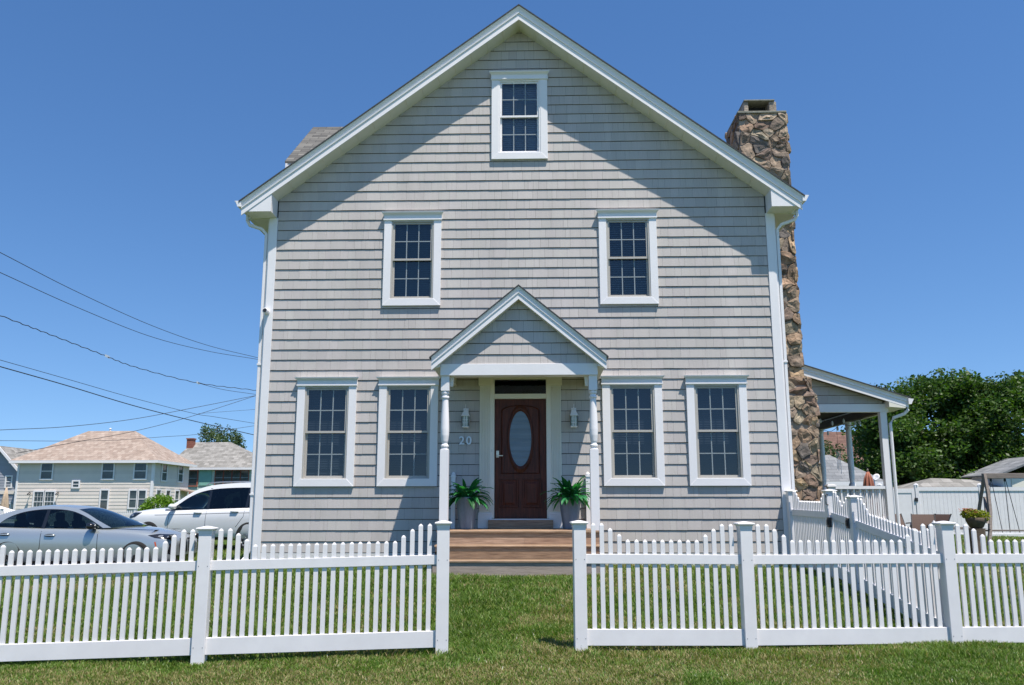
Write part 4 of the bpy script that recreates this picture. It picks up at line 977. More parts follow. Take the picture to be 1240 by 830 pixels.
    if 'rails' in spec:
        for sd in (-1, 1):
            x0_, x1_, zz = spec['rails']; mb = MB(); mb.tube([(x0_, sd*.60, zz-.07), (x0_-.12, sd*.60, zz-.01), (x0_-.5, sd*.60, zz+.01), ((x0_+x1_)/2, sd*.60, zz+.015), (x1_+.4, sd*.60, zz), (x1_, sd*.60, zz-.06)], .018, 8); put(mb, 'roof_rail', M['rims'])
    return root
SED = dict(paint=M['silver'], w=.915, wb=2.85, wr=.345, arch=.405, rim=M['rim'],
  st=[(.80, .30, .55, .60, .63), (.77, .24, .70, .68, .72), (.66, .19, .82, .76, .82), (.45, .17, .885, .83, .885), (.1, .17, .912, .885, .94), (-.35, .17, .915, .92, .995), (-.85, .17, .912, .945, .985), (-1.6, .17, .915, .955, .97), (-2.3, .17, .918, .965, .975), (-3.0, .18, .918, .98, 1.0), (-3.45, .20, .90, .99, 1.07), (-3.8, .25, .84, .97, 1.06), (-3.93, .35, .76, .86, .93), (-3.96, .42, .66, .76, .80)],
  outer=[(-.62, .965), (-.95, 1.12), (-1.28, 1.285), (-1.58, 1.39), (-1.95, 1.43), (-2.4, 1.425), (-2.85, 1.36), (-3.2, 1.25), (-3.6, 1.07)],
  inner=[(-.80, .958), (-1.05, 1.10), (-1.33, 1.235), (-1.62, 1.33), (-1.95, 1.367), (-2.38, 1.36), (-2.75, 1.295), (-3.02, 1.18), (-3.2, 1.02)],
  gz=(.95, 1.43), gw=(.80, .585), ws=.34, bl=.72, bow=.36, belt=(.952, -.018), win=[(-.84, -2.13), (-2.17, -3.17)], pillar=[-2.15], sideglass=[M['carglass'], M['carglass']],
  mirror=(-1.0, 1.0), mirrorm=M['trimblk'], shut=[[(-.87, .95), (-.86, .7), (-.84, .3)], [(-2.14, .96), (-2.13, .6), (-2.15, .28)], [(-.86, .95), (-.3, .93), (.3, .90)]],
  handles=[(-1.93, .80), (-2.95, .82)], head=[(.24, .80), (.40, .745), (.74, .70), (.79, .74), (.72, .80), (.45, .825)], lamp=[(.50, .775, .035), (.66, .755, .035)],
  reflector=[(.40, .66), (.43, .66), (.49, .46), (.46, .46)], sill=[(-.45, .17), (-2.4, .17), (-2.4, .25), (-.45, .25)],
  front=[('grille', [(-.42, .42), (-.03, .42), (-.03, .72), (-.36, .72), (-.46, .60)], M['trimblk']), ('grille', [(.42, .42), (.03, .42), (.03, .72), (.36, .72), (.46, .60)], M['trimblk']), ('air_intake', [(-.72, .25), (.72, .25), (.66, .36), (-.66, .36)], M['trimblk']),
         ('air_intake', [(-.80, .40), (-.62, .38), (-.60, .56), (-.76, .62)], M['trimblk']), ('air_intake', [(.80, .40), (.62, .38), (.60, .56), (.76, .62)], M['trimblk'])],
  seats=[-1.95, -2.85])
car(SED, 'parked_sedan', 'blue-grey sedan with dark wheels parked left of the house behind the picket fence', (-8.52, 4.92, -.415), 0, -1)
SUVS = dict(paint=M['whitep'], w=.965, wb=3.07, wr=.385, arch=.44, rim=M['rims'],
  st=[(.87, .42, .62, .80, .84), (.82, .34, .78, .92, .98), (.68, .28, .88, 1.0, 1.06), (.35, .26, .94, 1.03, 1.11), (-.1, .26, .96, 1.05, 1.15), (-.5, .26, .963, 1.06, 1.13), (-1.1, .26, .965, 1.085, 1.10), (-2.2, .26, .965, 1.12, 1.14), (-3.2, .27, .965, 1.15, 1.17), (-3.9, .30, .95, 1.17, 1.19), (-4.15, .36, .92, 1.17, 1.19), (-4.24, .45, .86, 1.10, 1.13)],
  outer=[(-.42, 1.09), (-.75, 1.29), (-1.08, 1.50), (-1.42, 1.66), (-1.9, 1.75), (-2.6, 1.785), (-3.3, 1.77), (-3.85, 1.71), (-4.15, 1.20)],
  inner=[(-.62, 1.08), (-.86, 1.25), (-1.14, 1.43), (-1.46, 1.56), (-1.9, 1.635), (-2.6, 1.665), (-3.25, 1.65), (-3.75, 1.58), (-3.98, 1.25)],
  gz=(1.08, 1.78), gw=(.86, .66), ws=.36, bl=.86, bow=.30, belt=(1.075, -.024), win=[(-.66, -1.72), (-1.77, -2.9), (-2.95, -3.93)], pillar=[-1.745, -2.92], sideglass=[M['carglass'], M['darkglass'], M['darkglass']],
  mirror=(-.72, 1.16), mirrorm=M['whitep'], shut=[[(-.62, 1.05), (-.60, .7), (-.58, .35)], [(-1.76, 1.10), (-1.75, .6), (-1.78, .35)], [(-2.92, 1.12), (-2.9, .9), (-2.68, .62)], [(-.15, .93), (-1.2, .95), (-2.4, .985), (-3.6, 1.0)]],
  handles=[(-1.50, 1.00), (-2.62, 1.03)], head=[(.30, 1.0), (.50, .88), (.80, .82), (.82, .90), (.66, 1.0)], lamp=[(.6, .92, .04)],
  front=[('grille', [(-.42, .55), (.42, .55), (.46, .82), (-.46, .82)], M['trimblk'])], sill=[(-.5, .27), (-2.5, .27), (-2.5, .36), (-.5, .36)], seats=[-1.75, -2.8], rails=(-1.5, -3.85, 1.81))
th = R(180-13); dv = Vector((math.cos(th), math.sin(th), 0)); left = Vector((-dv.y, dv.x, 0))
rear_near = Vector((-7.36, 8.0, -.14)); org = rear_near+dv*3.07-left*.965*1.0
car(SUVS, 'parked_suv', 'white SUV with dark windows parked facing left beside the house', (org.x, org.y, -.15), th, 1)

# ------------------------------------------------------------------ far houses
M['clap'] = mat('cream_clapboard', (.68, .62, .56), .8, .05, 1, attr=True)
M['teal'] = mat('pale_green_clapboard', (.48, .60, .52), .85, .08, 1, attr=True)
M['tealp'] = mat('green_panel', (.20, .42, .36), .8, .1, 2)
M['greyclap'] = mat('grey_clapboard', (.30, .32, .37), .85, .06, 1, attr=True)
M['redtrim'] = mat('faded_red_trim', (.30, .10, .07), .7, .15, 3)
M['pinkroof'] = roofmat('tan_shingles', (.27, .205, .165), (.37, .30, .25), .35, .33)
M['greyroof'] = roofmat('weathered_shingles', (.17, .165, .15), (.30, .29, .27), .5, .35)
M['slate'] = roofmat('slate_grey_shingles', (.15, .16, .17), (.24, .25, .26), .45, .28)
M['brownroof'] = roofmat('brown_shingles', (.11, .06, .045), (.17, .10, .075), .45, .3)
def hip(name, m, parent, x0, x1, y0, y1, ze, zr, ov=.45, rx=None, th=.14):
    cx_, cy_ = (x0+x1)/2, (y0+y1)/2; d = (y1-y0)/2+ov; r0, r1 = (rx if rx else (x0-ov+d, x1+ov-d))
    mb = MB(); A_ = [(x0-ov, y0-ov), (x1+ov, y0-ov), (x1+ov, y1+ov), (x0-ov, y1+ov)]
    lo = [(x, y, ze-th) for x, y in A_]; hi = [(x, y, ze) for x, y in A_]; rd = [(r0, cy_, zr), (r1, cy_, zr)]
    mb.add(lo+hi+rd, [(0, 3, 2, 1), (4, 5, 9, 8), (5, 6, 9), (6, 7, 8, 9), (7, 4, 8)])
    o = part(mb, name, m, parent)
    mb = MB(); e = .02; mb.box((x0-ov-e, y0-ov-e, ze-th-.10), (x1+ov+e, y0-ov+.08, ze-.01)); mb.box((x1+ov-.08, y0-ov+.08, ze-th-.10), (x1+ov+e, y1+ov, ze-.01)); mb.box((x0-ov-e, y0-ov+.08, ze-th-.10), (x0-ov+.08, y1+ov, ze-.01))
    part(mb, 'gutter', M['white'], o); return o
def fwin(parent, fc, u, z0, z1, w, trim=M['white'], cols=1, rows=1, tw=.12, glass=None):
    root = bpy.data.objects.new('window', None); col.objects.link(root); root.parent = parent; root.location = fc.p(u, z0, 0)-parent.location
    def bx(mb, ua, ub, za, zb_, da, db): mb.loft([[fc.p(q, za, da), fc.p(q, zb_, da), fc.p(q, zb_, db), fc.p(q, za, db)] for q in (ua, ub)])
    a, b = u-w/2, u+w/2; mb = MB(); bx(mb, a-tw, a, z0-tw, z1+tw, 0, .07); bx(mb, b, b+tw, z0-tw, z1+tw, 0, .07); bx(mb, a, b, z1, z1+tw, 0, .071); bx(mb, a, b, z0-tw, z0, 0, .071); part(mb, 'frame', trim, root)
    mb = MB(); zm = (z0+z1)/2; bx(mb, a, b, zm-.03, zm+.03, .02, .05)
    for i in range(1, cols): q = a+(b-a)*i/cols; bx(mb, q-.009, q+.009, z0, z1, .02, .04)
    for i in range(1, rows): 
        for (p, q) in ((z0, zm), (zm, z1)): z = p+(q-p)*i/rows; bx(mb, a, b, z-.012, z+.012, .02, .04)
    part(mb, 'muntin', trim if trim != M['redtrim'] else M['muntin'], root)
    mb = MB(); bx(mb, a, b, z0, z1, .004, .014); part(mb, 'pane', glass or M['pane'], root)
M['pane'] = mat('dark_pane', (.03, .04, .045), .08, .5, 1.2, spec=.6, c2=(.09, .12, .12))
def walls(parent, nm, m, x0, x1, y0, y1, z0, z1, e=.19):
    mb = MB(); mb.box((x0, y0, z0), (x1, y1, z1))
    clad(mb, Face((0, y0, 0), (1, 0, 0), (0, -1, 0)), x0, x1, z0, z1, e, z0, lap=.028)
    clad(mb, Face((x1, 0, 0), (0, 1, 0), (1, 0, 0)), y0, y1, z0, z1, e, z0, lap=.028)
    return part(mb, nm, m, parent)
# cream house with the tan hip roof
g0 = -.35
hb = empty('neighbour_house', (-39, 60, g0), 'cream clapboard two-storey house with pinkish tan hip roof beyond the sedan', 'house')
walls(hb, 'wall', M['clap'], -45.2, -33.15, 60, 67.8, g0, 4.95, .30)
hip('roof', M['pinkroof'], hb, -45.2, -33.15, 60, 67.8, 5.02, 7.95, .55, rx=(-41.3, -36.9))
fcb = Face((0, 59.96, 0), (1, 0, 0), (0, -1, 0)); fcs = Face((-33.11, 0, 0), (0, 1, 0), (1, 0, 0))
for u, a, b, w in ((-42.6, 3.45, 4.75, .95), (-37.15, 3.45, 4.75, .95), (-34.28, 3.45, 4.75, 1.0), (-39.9, 2.72, 3.20, .5), (-37.28, .8, 2.42, .62)): fwin(hb, fcb, u, a, b, w)
fwin(hb, fcb, -43.05, .6, 2.3, .85, cols=3, rows=2); fwin(hb, fcb, -42.15, .6, 2.3, .85, cols=3, rows=2); fwin(hb, fcb, -34.75, .95, 2.4, .6); fwin(hb, fcb, -33.95, .95, 2.4, .6)
for y, a, b, w in ((62.1, 3.35, 4.75, 1.0), (65.7, 3.35, 4.75, 1.0), (61.2, .9, 2.45, .8), (63.2, .9, 2.45, .8), (65.2, .9, 2.45, .8)): fwin(hb, fcs, y, a, b, w)
obox(hb, 'corner_board', M['white'], [((-33.3, 59.93, g0), (-33.07, 60.1, 4.9))]); obox(hb, 'corner_board', M['white'], [((-45.25, 59.93, g0), (-45.08, 60.1, 4.9))])
mb = MB(); mb.loft([[(-33.1, y, 2.55), (-33.1, y, 2.65), (-31.7, y, 2.35), (-31.7, y, 2.22)] for y in (65.9, 67.9)]); part(mb, 'portico_roof', M['pinkroof'], hb)
mb = MB(); mb.box((-31.95, 66, g0), (-31.8, 66.15, 2.3)); mb.box((-31.95, 67.6, g0), (-31.8, 67.75, 2.3)); part(mb, 'portico_post', M['white'], hb)
for u in (-43.85, -41.35):
    mb = MB(); mb.tube([(u, 59.93, 2.15), (u, 59.8, 2.3), (u, 59.65, 2.2)], .03, 6); mb.lathe([(.14, 0), (.08, .12), (.02, .16)], (u, 59.62, 2.04), 10); part(mb, 'barn_lamp', M['black'], hb)
mb = MB(); mb.lathe([(.09, 0), (.09, .25), (.14, .26), (.02, .34)], (-39.3, 64, 7.9), 10); part(mb, 'roof_vent', M['white'], hb); 
# green house
hg = empty('neighbour_house', (-33, 76, g0), 'pale green house with grey hip roof, red window trim and brick chimney', 'house')
walls(hg, 'wall', M['teal'], -38, -28.2, 75, 83, g0, 5.0, .35); rg = hip('roof', M['greyroof'], hg, -38, -28.2, 75, 83, 5.05, 8.0, .5, rx=(-37.4, -33.2))
walls(hg, 'wing_wall', M['teal'], -28.2, -22, 80, 88, g0, 5.2, .35); hip('wing_roof', M['greyroof'], hg, -29, -22, 80, 88, 5.2, 7.2, .5)
mb = MB(); mb.box((-37.7, 77.9, 7.2), (-37.0, 78.6, 8.25)); mb.box((-37.76, 77.84, 8.25), (-36.94, 78.66, 8.38)); part(mb, 'chimney', M['brick'], rg)
fcg = Face((0, 74.95, 0), (1, 0, 0), (0, -1, 0))
mb = MB(); mb.box((-34.9, 74.90, 3.2), (-33.6, 74.97, 4.9)); part(mb, 'wall_panel', M['tealp'], hg)
fwin(hg, fcg, -35.6, 3.2, 4.7, .95, M['redtrim']); 
for u in (-32.8, -31.9, -31.0, -30.1): fwin(hg, fcg, u, 3.25, 4.75, .8, M['redtrim'], tw=.07)
for y in (76, 77.3, 78.6): fwin(hg, Face((-28.15, 0, 0), (0, 1, 0), (1, 0, 0)), y, 3.25, 4.75, 1.0, M['redtrim'], tw=.07)
fwin(hg, fcg, -35.2, .6, 2.4, 1.1, M['redtrim'])
# grey gabled house far left
hl_ = empty('neighbour_house', (-50, 62, g0), 'slate-grey gabled house with white trim at the left edge', 'house')
mb = MB(); fcl = Face((0, 62, 0), (1, 0, 0), (0, -1, 0)); cl = [(.95, 1, 6.35+.95*-48.1), (-.95, 1, 6.35+.95*48.1)]
clad(mb, fcl, -53, -46.4, g0+1.7, 6.3, .25, g0, (), [(1.0, 1, 6.35-48.1), (-1.0, 1, 6.35+48.1+6)], lap=.03); backing(mb, fcl, -49.9, -46.5, g0+1.6, 6.3, (), [(1.0, 1, 6.30-48.1)], 6); part(mb, 'wall', M['greyclap'], hl_)
mb = MB(); mb.box((-53, 62.05, g0), (-46.6, 68, g0+1.8)); mb.box((-53, 61.9, 2.15), (-46.4, 61.98, 2.45)); part(mb, 'lower_wall', M['clap'], hl_)
mb = MB(); mb.loft([[(x, y, z) for x, z in ((-48.1, 6.45), (-46.0, 4.3), (-46.1, 4.12), (-48.1, 6.2))] for y in (61.6, 68.3)]); mb.loft([[(x, y, z) for x, z in ((-48.1, 6.45), (-52, 4.9), (-52, 4.7), (-48.1, 6.2))] for y in (61.6, 68.3)]); rl = part(mb, 'roof', M['greyroof'], hl_)
mb = MB(); mb.loft([[(x, y, z) for x, z in ((-48.1, 6.42), (-46.0, 4.27), (-46.12, 4.05), (-48.1, 6.1))] for y in (61.5, 61.58)]); mb.loft([[(x, y, z) for x, z in ((-48.1, 6.42), (-52, 4.87), (-52, 4.6), (-48.1, 6.1))] for y in (61.5, 61.58)]); part(mb, 'rake_board', M['white'], rl)
fwin(hl_, fcl, -47.15, 2.8, 3.7, .45); fwin(hl_, Face((0, 62.05, 0), (1, 0, 0), (0, -1, 0)), -47.3, .5, 1.3, .9)
# brick house right
hr = empty('neighbour_house', (24, 52, -.3), 'reddish brown roofed house glimpsed through the side porch', 'house')
walls(hr, 'wall', M['greyclap'], 21, 31, 52, 60, -.3, 4.2, .3); mb = MB(); mb.loft([[(x, 51.6, 4.2), (x, 56, 7.0), (x, 60.4, 4.2)] for x in (20.2, 32)]); part(mb, 'roof', M['brownroof'], hr)
# garage with slate roof right behind the porch
ga = empty('garage', (15, 29, -.2), 'low garage with slate-grey roof and white eave behind the side porch', 'garage')
mb = MB(); mb.box((11.5, 28.6, -.2), (17.0, 34, 2.0)); part(mb, 'wall', M['white'], ga)
mb = MB(); mb.add([(11, 28, 2.22), (17.45, 28, 2.22), (17.45, 34.5, 2.22), (11, 34.5, 2.22), (12.9, 30.3, 3.62), (15.6, 30.3, 3.62)], [(3, 2, 1, 0), (0, 1, 5, 4), (1, 2, 5), (2, 3, 4, 5), (3, 0, 4)]); rga = part(mb, 'roof', M['slate'], ga)
mb = MB(); mb.box((11, 27.95, 1.98), (17.5, 28.05, 2.20)); mb.box((17.42, 28.05, 1.98), (17.5, 34.5, 2.20)); part(mb, 'fascia', M['white'], rga)
# sheds beyond the privacy fence
sb = empty('shed', (20.2, 27, -.2), 'low brown-roofed shed just showing over the white privacy fence', 'shed')
mb = MB(); mb.box((18.3, 26.4, -.2), (22.0, 29.5, 1.75)); part(mb, 'wall', M['greyclap'], sb)
mb = MB(); mb.add([(17.9, 26, 1.80), (22.4, 26, 1.80), (22.4, 29.9, 1.80), (17.9, 29.9, 1.80), (19.3, 27.2, 2.33), (21.2, 27.2, 2.25)], [(3, 2, 1, 0), (0, 1, 5, 4), (1, 2, 5), (2, 3, 4, 5), (3, 0, 4)]); part(mb, 'roof', M['greyroof'], sb)
sg = empty('shed', (24, 26, -.2), 'grey-roofed garden shed with tan door beyond the wooden swing', 'shed')
mb = MB(); mb.box((22.1, 26, -.2), (26, 29, 2.4)); part(mb, 'wall', M['white'], sg); mb = MB(); mb.box((22.45, 25.95, 1.0), (23.15, 26.0, 2.25)); part(mb, 'door', M['cream'], sg)
mb = MB(); mb.loft([[(x, y, z) for x, z in ((21.75, 2.45), (24.05, 3.35), (26.35, 2.45), (26.3, 2.38), (24.05, 3.25), (21.8, 2.38))] for y in (25.7, 29.3)]); part(mb, 'roof', M['slate'], sg)

# privacy fence with gate
pf_ = empty('privacy_fence', (14, 19, -.12), 'tall white vinyl privacy fence across the back of the yard', 'fence')
zf0, zf1 = -.14, 1.72
def privacy(x0_, x1_):
    mb = MB(); n = int((x1_-x0_)/.15); w = (x1_-x0_)/n
    for i in range(n): mb.box((x0_+i*w+.004, 19.0, zf0+.1), (x0_+(i+1)*w-.004, 19.03, zf1-.1))
    mb.box((x0_, 18.99, zf0+.05), (x1_, 19.008, zf0+.12)); mb.box((x0_, 19.01, zf0+.2), (x1_, 19.02, zf1-.2)); part(mb, 'board_panel', M['vinyl'], pf_)
    obox(pf_, 'rail', M['vinyl'], [((x0_, 18.97, zf1-.14), (x1_, 19.06, zf1))]); obox(pf_, 'rail', M['vinyl'], [((x0_, 18.97, zf0), (x1_, 19.06, zf0+.10))])
xs_ = [15.02, 17.45, 19.9, 22.3, 24.7]
for a, b in zip(xs_, xs_[1:]): privacy(a+.065, b-.065)
privacy(11.2, 13.55)
for x in [13.62, 13.95, *xs_]:
    mb = MB(); mb.box((x-.065, 18.955, zf0-.1), (x+.065, 19.085, zf1+.06)); mb.lathe([(.1, .06), (.1, .09), (.06, .13), (.01, .15)], (x, 19.02, zf1), 4); part(mb, 'post', M['vinyl'], pf_)
gt_ = empty('yard_gate', (14.1, 19, -.12), 'tall white vinyl gate with black hinges in the privacy fence', 'gate')
mb = MB(); x0_, x1_ = 14.05, 14.93
mb.box((x0_, 18.98, .0), (x0_+.12, 19.05, 1.66)); mb.box((x1_-.12, 18.98, .0), (x1_, 19.05, 1.66)); mb.box((x0_+.12, 18.98, 1.50), (x1_-.12, 19.05, 1.66)); mb.box((x0_+.12, 18.98, 0), (x1_-.12, 19.05, .14)); part(mb, 'frame', M['vinyl'], gt_, bevel=.004)
mb = MB(); mb.box((x0_+.12, 19.0, .14), (x1_-.12, 19.03, 1.50)); part(mb, 'panel', M['vinyl'], gt_)
for x, z in ((14.97, 1.25), (14.0, 1.35), (14.0, .4)):
    mb = MB(); mb.box((x-.07, 18.93, z-.07), (x+.05, 18.97, z+.07)); part(mb, 'hinge', M['black'], gt_, bevel=.01)

# ------------------------------------------------------------------ backyard things
sw = empty('wooden_swing_frame', (12.5, 9, -.1), 'weathered wooden A-frame swing stand with a hanging plank seat', 'swing')
mb = MB(); mb.box((12.50, 8.94, 1.74), (15.3, 9.06, 1.88)); part(mb, 'beam', M['greywood'], sw, bevel=.008)
def plank(nm, a, b, w=.05, d=.07, root=sw, m=M['greywood'], bend=0):
    a, b = Vector(a), Vector(b); pts = [a.lerp(b, t)+Vector((-bend*math.sin(math.pi*t), 0, 0)) for t in (0, .25, .5, .75, 1)]; mb = MB()
    mb.loft([[p+Vector((-w, -d, 0)), p+Vector((w, -d, 0)), p+Vector((w, d, 0)), p+Vector((-w, d, 0))] for p in pts]); return part(mb, nm, m, root)
plank('leg', (12.10, 8.3, -.15), (12.53, 8.96, 1.86), .035, .045, bend=-.10); plank('leg', (12.50, 9.9, -.15), (12.58, 9.05, 1.86), .03, .045); plank('leg', (15.4, 8.2, -.15), (15.2, 8.96, 1.86)); plank('leg', (15.3, 9.9, -.15), (15.2, 9.05, 1.86))
plank('brace', (12.25, 8.5, .55), (12.50, 9.0, 1.25), .03, .03); plank('brace', (12.25, 8.45, .4), (12.62, 9.8, .4), .03, .03)
mb = MB(); mb.box((12.40, 8.80, .33), (13.36, 9.12, .37)); part(mb, 'plank_seat', M['greywood'], sw)
for x, xb in ((12.70, 12.52), (12.72, 12.86), (13.08, 13.06), (13.10, 13.32)):
    mb = MB(); mb.tube([(x, 9, 1.76), ((x+xb)/2, 8.98, 1.05), (xb, 8.96, .30)], .009, 6); part(mb, 'rope', M['cable'], sw)
for x in (12.71, 13.09):
    mb = MB(); mb.lathe([(.03, 0), (.035, .04), (.02, .09)], (x, 9, 1.66), 8); part(mb, 'swing_hanger', M['black'], sw)
def leafcards(mb, cen, rad, n, size, r, tone=lambda z: 1.0, sq=.6):
    for _ in range(n):
        v = Vector((r.gauss(0, 1), r.gauss(0, 1), r.gauss(0, 1))); v.normalize(); v *= r.random()**.4
        p = Vector(cen)+Vector((v.x*rad[0], v.y*rad[1], v.z*rad[2])); a = Vector((r.gauss(0, 1), r.gauss(0, 1), r.gauss(0, .6))).normalized(); b = a.cross(Vector((r.gauss(0, 1), r.gauss(0, 1), r.gauss(0, 1)))).normalized(); s_ = size*r.uniform(.6, 1.3)
        t = tone(v.z)*r.uniform(.75, 1.3); mb.face([p-a*s_, p+b*s_*sq, p+a*s_, p-b*s_*sq], (t*r.uniform(.9, 1.15), t, t*r.uniform(.7, 1.1)))
pp = empty('flower_pot', (9.22, 3.0, 0), 'dark round pot overflowing with yellow-green flowers, on a dark stump before the swing', 'flower pot')
mb = MB(); mb.lathe([(.10, .56), (.13, .58), (.19, .70), (.20, .76), (.17, .77)], (9.22, 3.0, 0), 20); part(mb, 'pot', M['bark'], pp, smooth=True)
r = random.Random(4); mb = MB(); leafcards(mb, (9.13, 3.0, .84), (.20, .20, .11), 500, .028, r, lambda z: 1); leafcards(mb, (9.32, 2.98, .80), (.17, .17, .13), 500, .026, r); part(mb, 'foliage', M['petal'], pp)
mb = MB()
for _ in range(110):
    a = r.uniform(0, 6.28); q = Vector((9.1+.2*math.cos(a)*r.random(), 3+.2*math.sin(a)*r.random(), .90+r.uniform(-.03, .05))); mb.lathe([(.002, 0), (.018, .004), (.002, .010)], q, 6)
part(mb, 'blossom', mat('faded_red_blossom', (.34, .10, .06), .7, .4, 9), pp)
stp = empty('tree_stump', (9.22, 3.0, 0), 'dark wooden stump holding up the round flower pot', 'stump')
mb = MB(); mb.loft([[(9.22+rr*(1+.08*math.sin(3*a+z*4))*math.cos(a), 3.0+rr*(1+.08*math.sin(5*a))*math.sin(a), z) for a in arc(18)] for rr, z in ((.20, -.15), (.16, .05), (.145, .3), (.15, .555))]); part(mb, 'stump_log', M['bark'], stp)
def patio_chair(x, y, rz, label):
    root = empty('patio_chair', (x, y, -.05), label, 'chair', 'brown sling patio chairs', rz=rz); z0 = -.0
    mb = MB(); n = 8
    mb.loft([[(-.25, -.22+.50*t, .42-.03*math.sin(t*3.1)), (.25, -.22+.50*t, .42-.03*math.sin(t*3.1)), (.25, -.22+.50*t, .43-.03*math.sin(t*3.1)), (-.25, -.22+.50*t, .43-.03*math.sin(t*3.1))] for t in [k/n for k in range(n+1)]]); mb.build('seat', M['sling'], root)
    mb = MB(); mb.loft([[(-.25, .27+.20*t+.05*t*t, .43+.42*t), (.25, .27+.20*t+.05*t*t, .43+.42*t), (.25, .285+.20*t+.05*t*t, .43+.42*t), (-.25, .285+.20*t+.05*t*t, .43+.42*t)] for t in [k/n for k in range(n+1)]]); mb.build('backrest', M['sling'], root)
    for s in (-1, 1):
        mb = MB(); mb.tube([(s*.27, -.25, 0), (s*.27, -.24, .60), (s*.27, .0, .64), (s*.27, .32, .62)], .014, 8); mb.build('arm', M['black'], root)
        mb = MB(); mb.tube([(s*.26, .20, .42), (s*.26, .28, .43), (s*.26, .52, .86)], .014, 8); mb.build('back_frame', M['black'], root)
        mb = MB(); mb.tube([(s*.27, .42, 0), (s*.27, .20, .42), (s*.27, -.24, .42)], .014, 8); mb.build('leg', M['black'], root)
M['sling'] = mat('brown_sling', (.09, .055, .043), .75, .15, 40)
patio_chair(9.50, 7.3, R(4), 'wide brown patio chair nearest the side porch post'); patio_chair(9.66, 6.45, R(-25), 'brown patio chair in the middle of the three, half turned'); patio_chair(10.0, 7.0, R(-72), 'brown patio chair seen from its side, next to the wooden bench')
be = empty('garden_bench', (10.5, 8.3, -.1), 'long low weathered wooden bench in the yard before the privacy fence', 'bench')
mb = MB(); mb.box((9.5, 8.1, .40), (11.9, 8.55, .46)); part(mb, 'seat', M['greywood'], be, bevel=.006)
for x in (9.75, 11.6): mb = MB(); mb.box((x, 8.15, -.15), (x+.08, 8.5, .40)); part(mb, 'leg', M['greywood'], be)
um = empty('closed_umbrella', (9.40, 9, -.1), 'closed terracotta patio umbrella seen between the porch posts', 'umbrella')
mb = MB()
mb.loft([[(9.40+(r_*(1+.22*math.cos(8*a)))*math.cos(a), 9+(r_*(1+.22*math.cos(8*a)))*math.sin(a), z) for a in arc(48)] for r_, z in ((.15, .75), (.17, .95), (.13, 1.2), (.15, 1.45), (.10, 1.75), (.03, 1.93))]); part(mb, 'canopy', mat('terracotta_cloth', (.30, .11, .07), .85, .25, 6), um, smooth=True)
mb = MB(); mb.tube([(9.40, 9, -.1), (9.40, 9, 1.98)], .02, 8); mb.lathe([(.03, 0), (.01, .05)], (9.4, 9, 1.97), 8); part(mb, 'pole', M['greywood'], um)
dsh = empty('satellite_dish', (14.2, 21, -.1), 'small white satellite dish on a pole behind the privacy fence', 'dish')
mb = MB(); mb.lathe([(.0, 0), (.09, .012), (.16, .04), (.16, .05), (.09, .022), (.0, .01)], (0, 0, 0), 24); o = mb.build('reflector', M['white'], dsh, smooth=True); o.rotation_euler = (R(60), 0, R(-50)); o.location = (.1, 0, 2.25)
mb = MB(); mb.tube([(0, 0, 0), (0, 0, 2.2), (.1, 0, 2.25)], .025, 8); mb.build('pole', M['metalw'], dsh)
# string lights under the porch
sgl = empty('string_lights', (7.1, 4.2, 2.8), 'string of small bulbs hung under the side porch roof', 'string lights')
for (p0, p1) in (((5.95, 4.0, 2.93), (7.7, 4.6, 2.98)), ((7.72, 4.6, 2.97), (7.70, 8.9, 2.93))):
    p0, p1 = Vector(p0), Vector(p1); pts = [p0.lerp(p1, t)+Vector((0, 0, -.10*math.sin(math.pi*t*3)**2)) for t in [k/18 for k in range(19)]]
    mb = MB(); mb.tube(pts, .006, 5); part(mb, 'wire', M['cable'], sgl)
    for k in range(1, 18, 3): mb = MB(); mb.lathe([(.01, 0), (.02, -.02), (.028, -.06), (.015, -.10), (.002, -.11)], pts[k], 8); part(mb, 'bulb', M['metalw'], sgl)
wc = empty('wind_chime', (7.55, 5.6, 2.7), 'thin hanging wind chime beside the side porch column', 'wind chime')
mb = MB(); mb.lathe([(.05, 0), (.05, .015)], (7.45, 5.6, 2.30), 12); mb.tube([(7.45, 5.6, 2.31), (7.45, 5.6, 2.9)], .004, 5); part(mb, 'top_ring', M['black'], wc)
for k in range(4):
    a = k*1.57; mb = MB(); mb.tube([(7.45+.04*math.cos(a), 5.6+.04*math.sin(a), 1.75+.06*k), (7.45+.04*math.cos(a), 5.6+.04*math.sin(a), 2.28)], .006, 6); part(mb, 'chime_tube', M['metalw'], wc)

# ------------------------------------------------------------------ left yard
lf = empty('picket_fence', (-31, 46, -.3), 'distant white picket fence in front of the cream house', 'fence')
def farfence(x0_, x1_, y, z0, h, root):
    obox(root, 'rail', M['vinyl'], [((x0_, y-.02, z0+.15), (x1_, y+.02, z0+.25))]); obox(root, 'rail', M['vinyl'], [((x0_, y-.02, z0+h-.28), (x1_, y+.02, z0+h-.18))])
    x = x0_; k = 0; mb = MB()
    while x < x1_: mb.loft([[(x, y-.03, z0), (x+.075, y-.03, z0), (x+.075, y-.01, z0), (x, y-.01, z0)], [(x, y-.03, z0+h-.05), (x+.075, y-.03, z0+h-.05), (x+.075, y-.01, z0+h-.05), (x, y-.01, z0+h-.05)], [(x+.03, y-.03, z0+h), (x+.045, y-.03, z0+h), (x+.045, y-.01, z0+h), (x+.03, y-.01, z0+h)]]); x += .15
    o = part(mb, 'pickets', M['vinyl'], root)
    x = x0_
    while x < x1_: mb = MB(); mb.box((x-.08, y-.08, z0-.1), (x+.08, y+.08, z0+h+.1)); mb.box((x-.11, y-.11, z0+h+.1), (x+.11, y+.11, z0+h+.15)); part(mb, 'post', M['vinyl'], root); x += 2.4
farfence(-40, -22, 46, -.3, 1.05, lf)
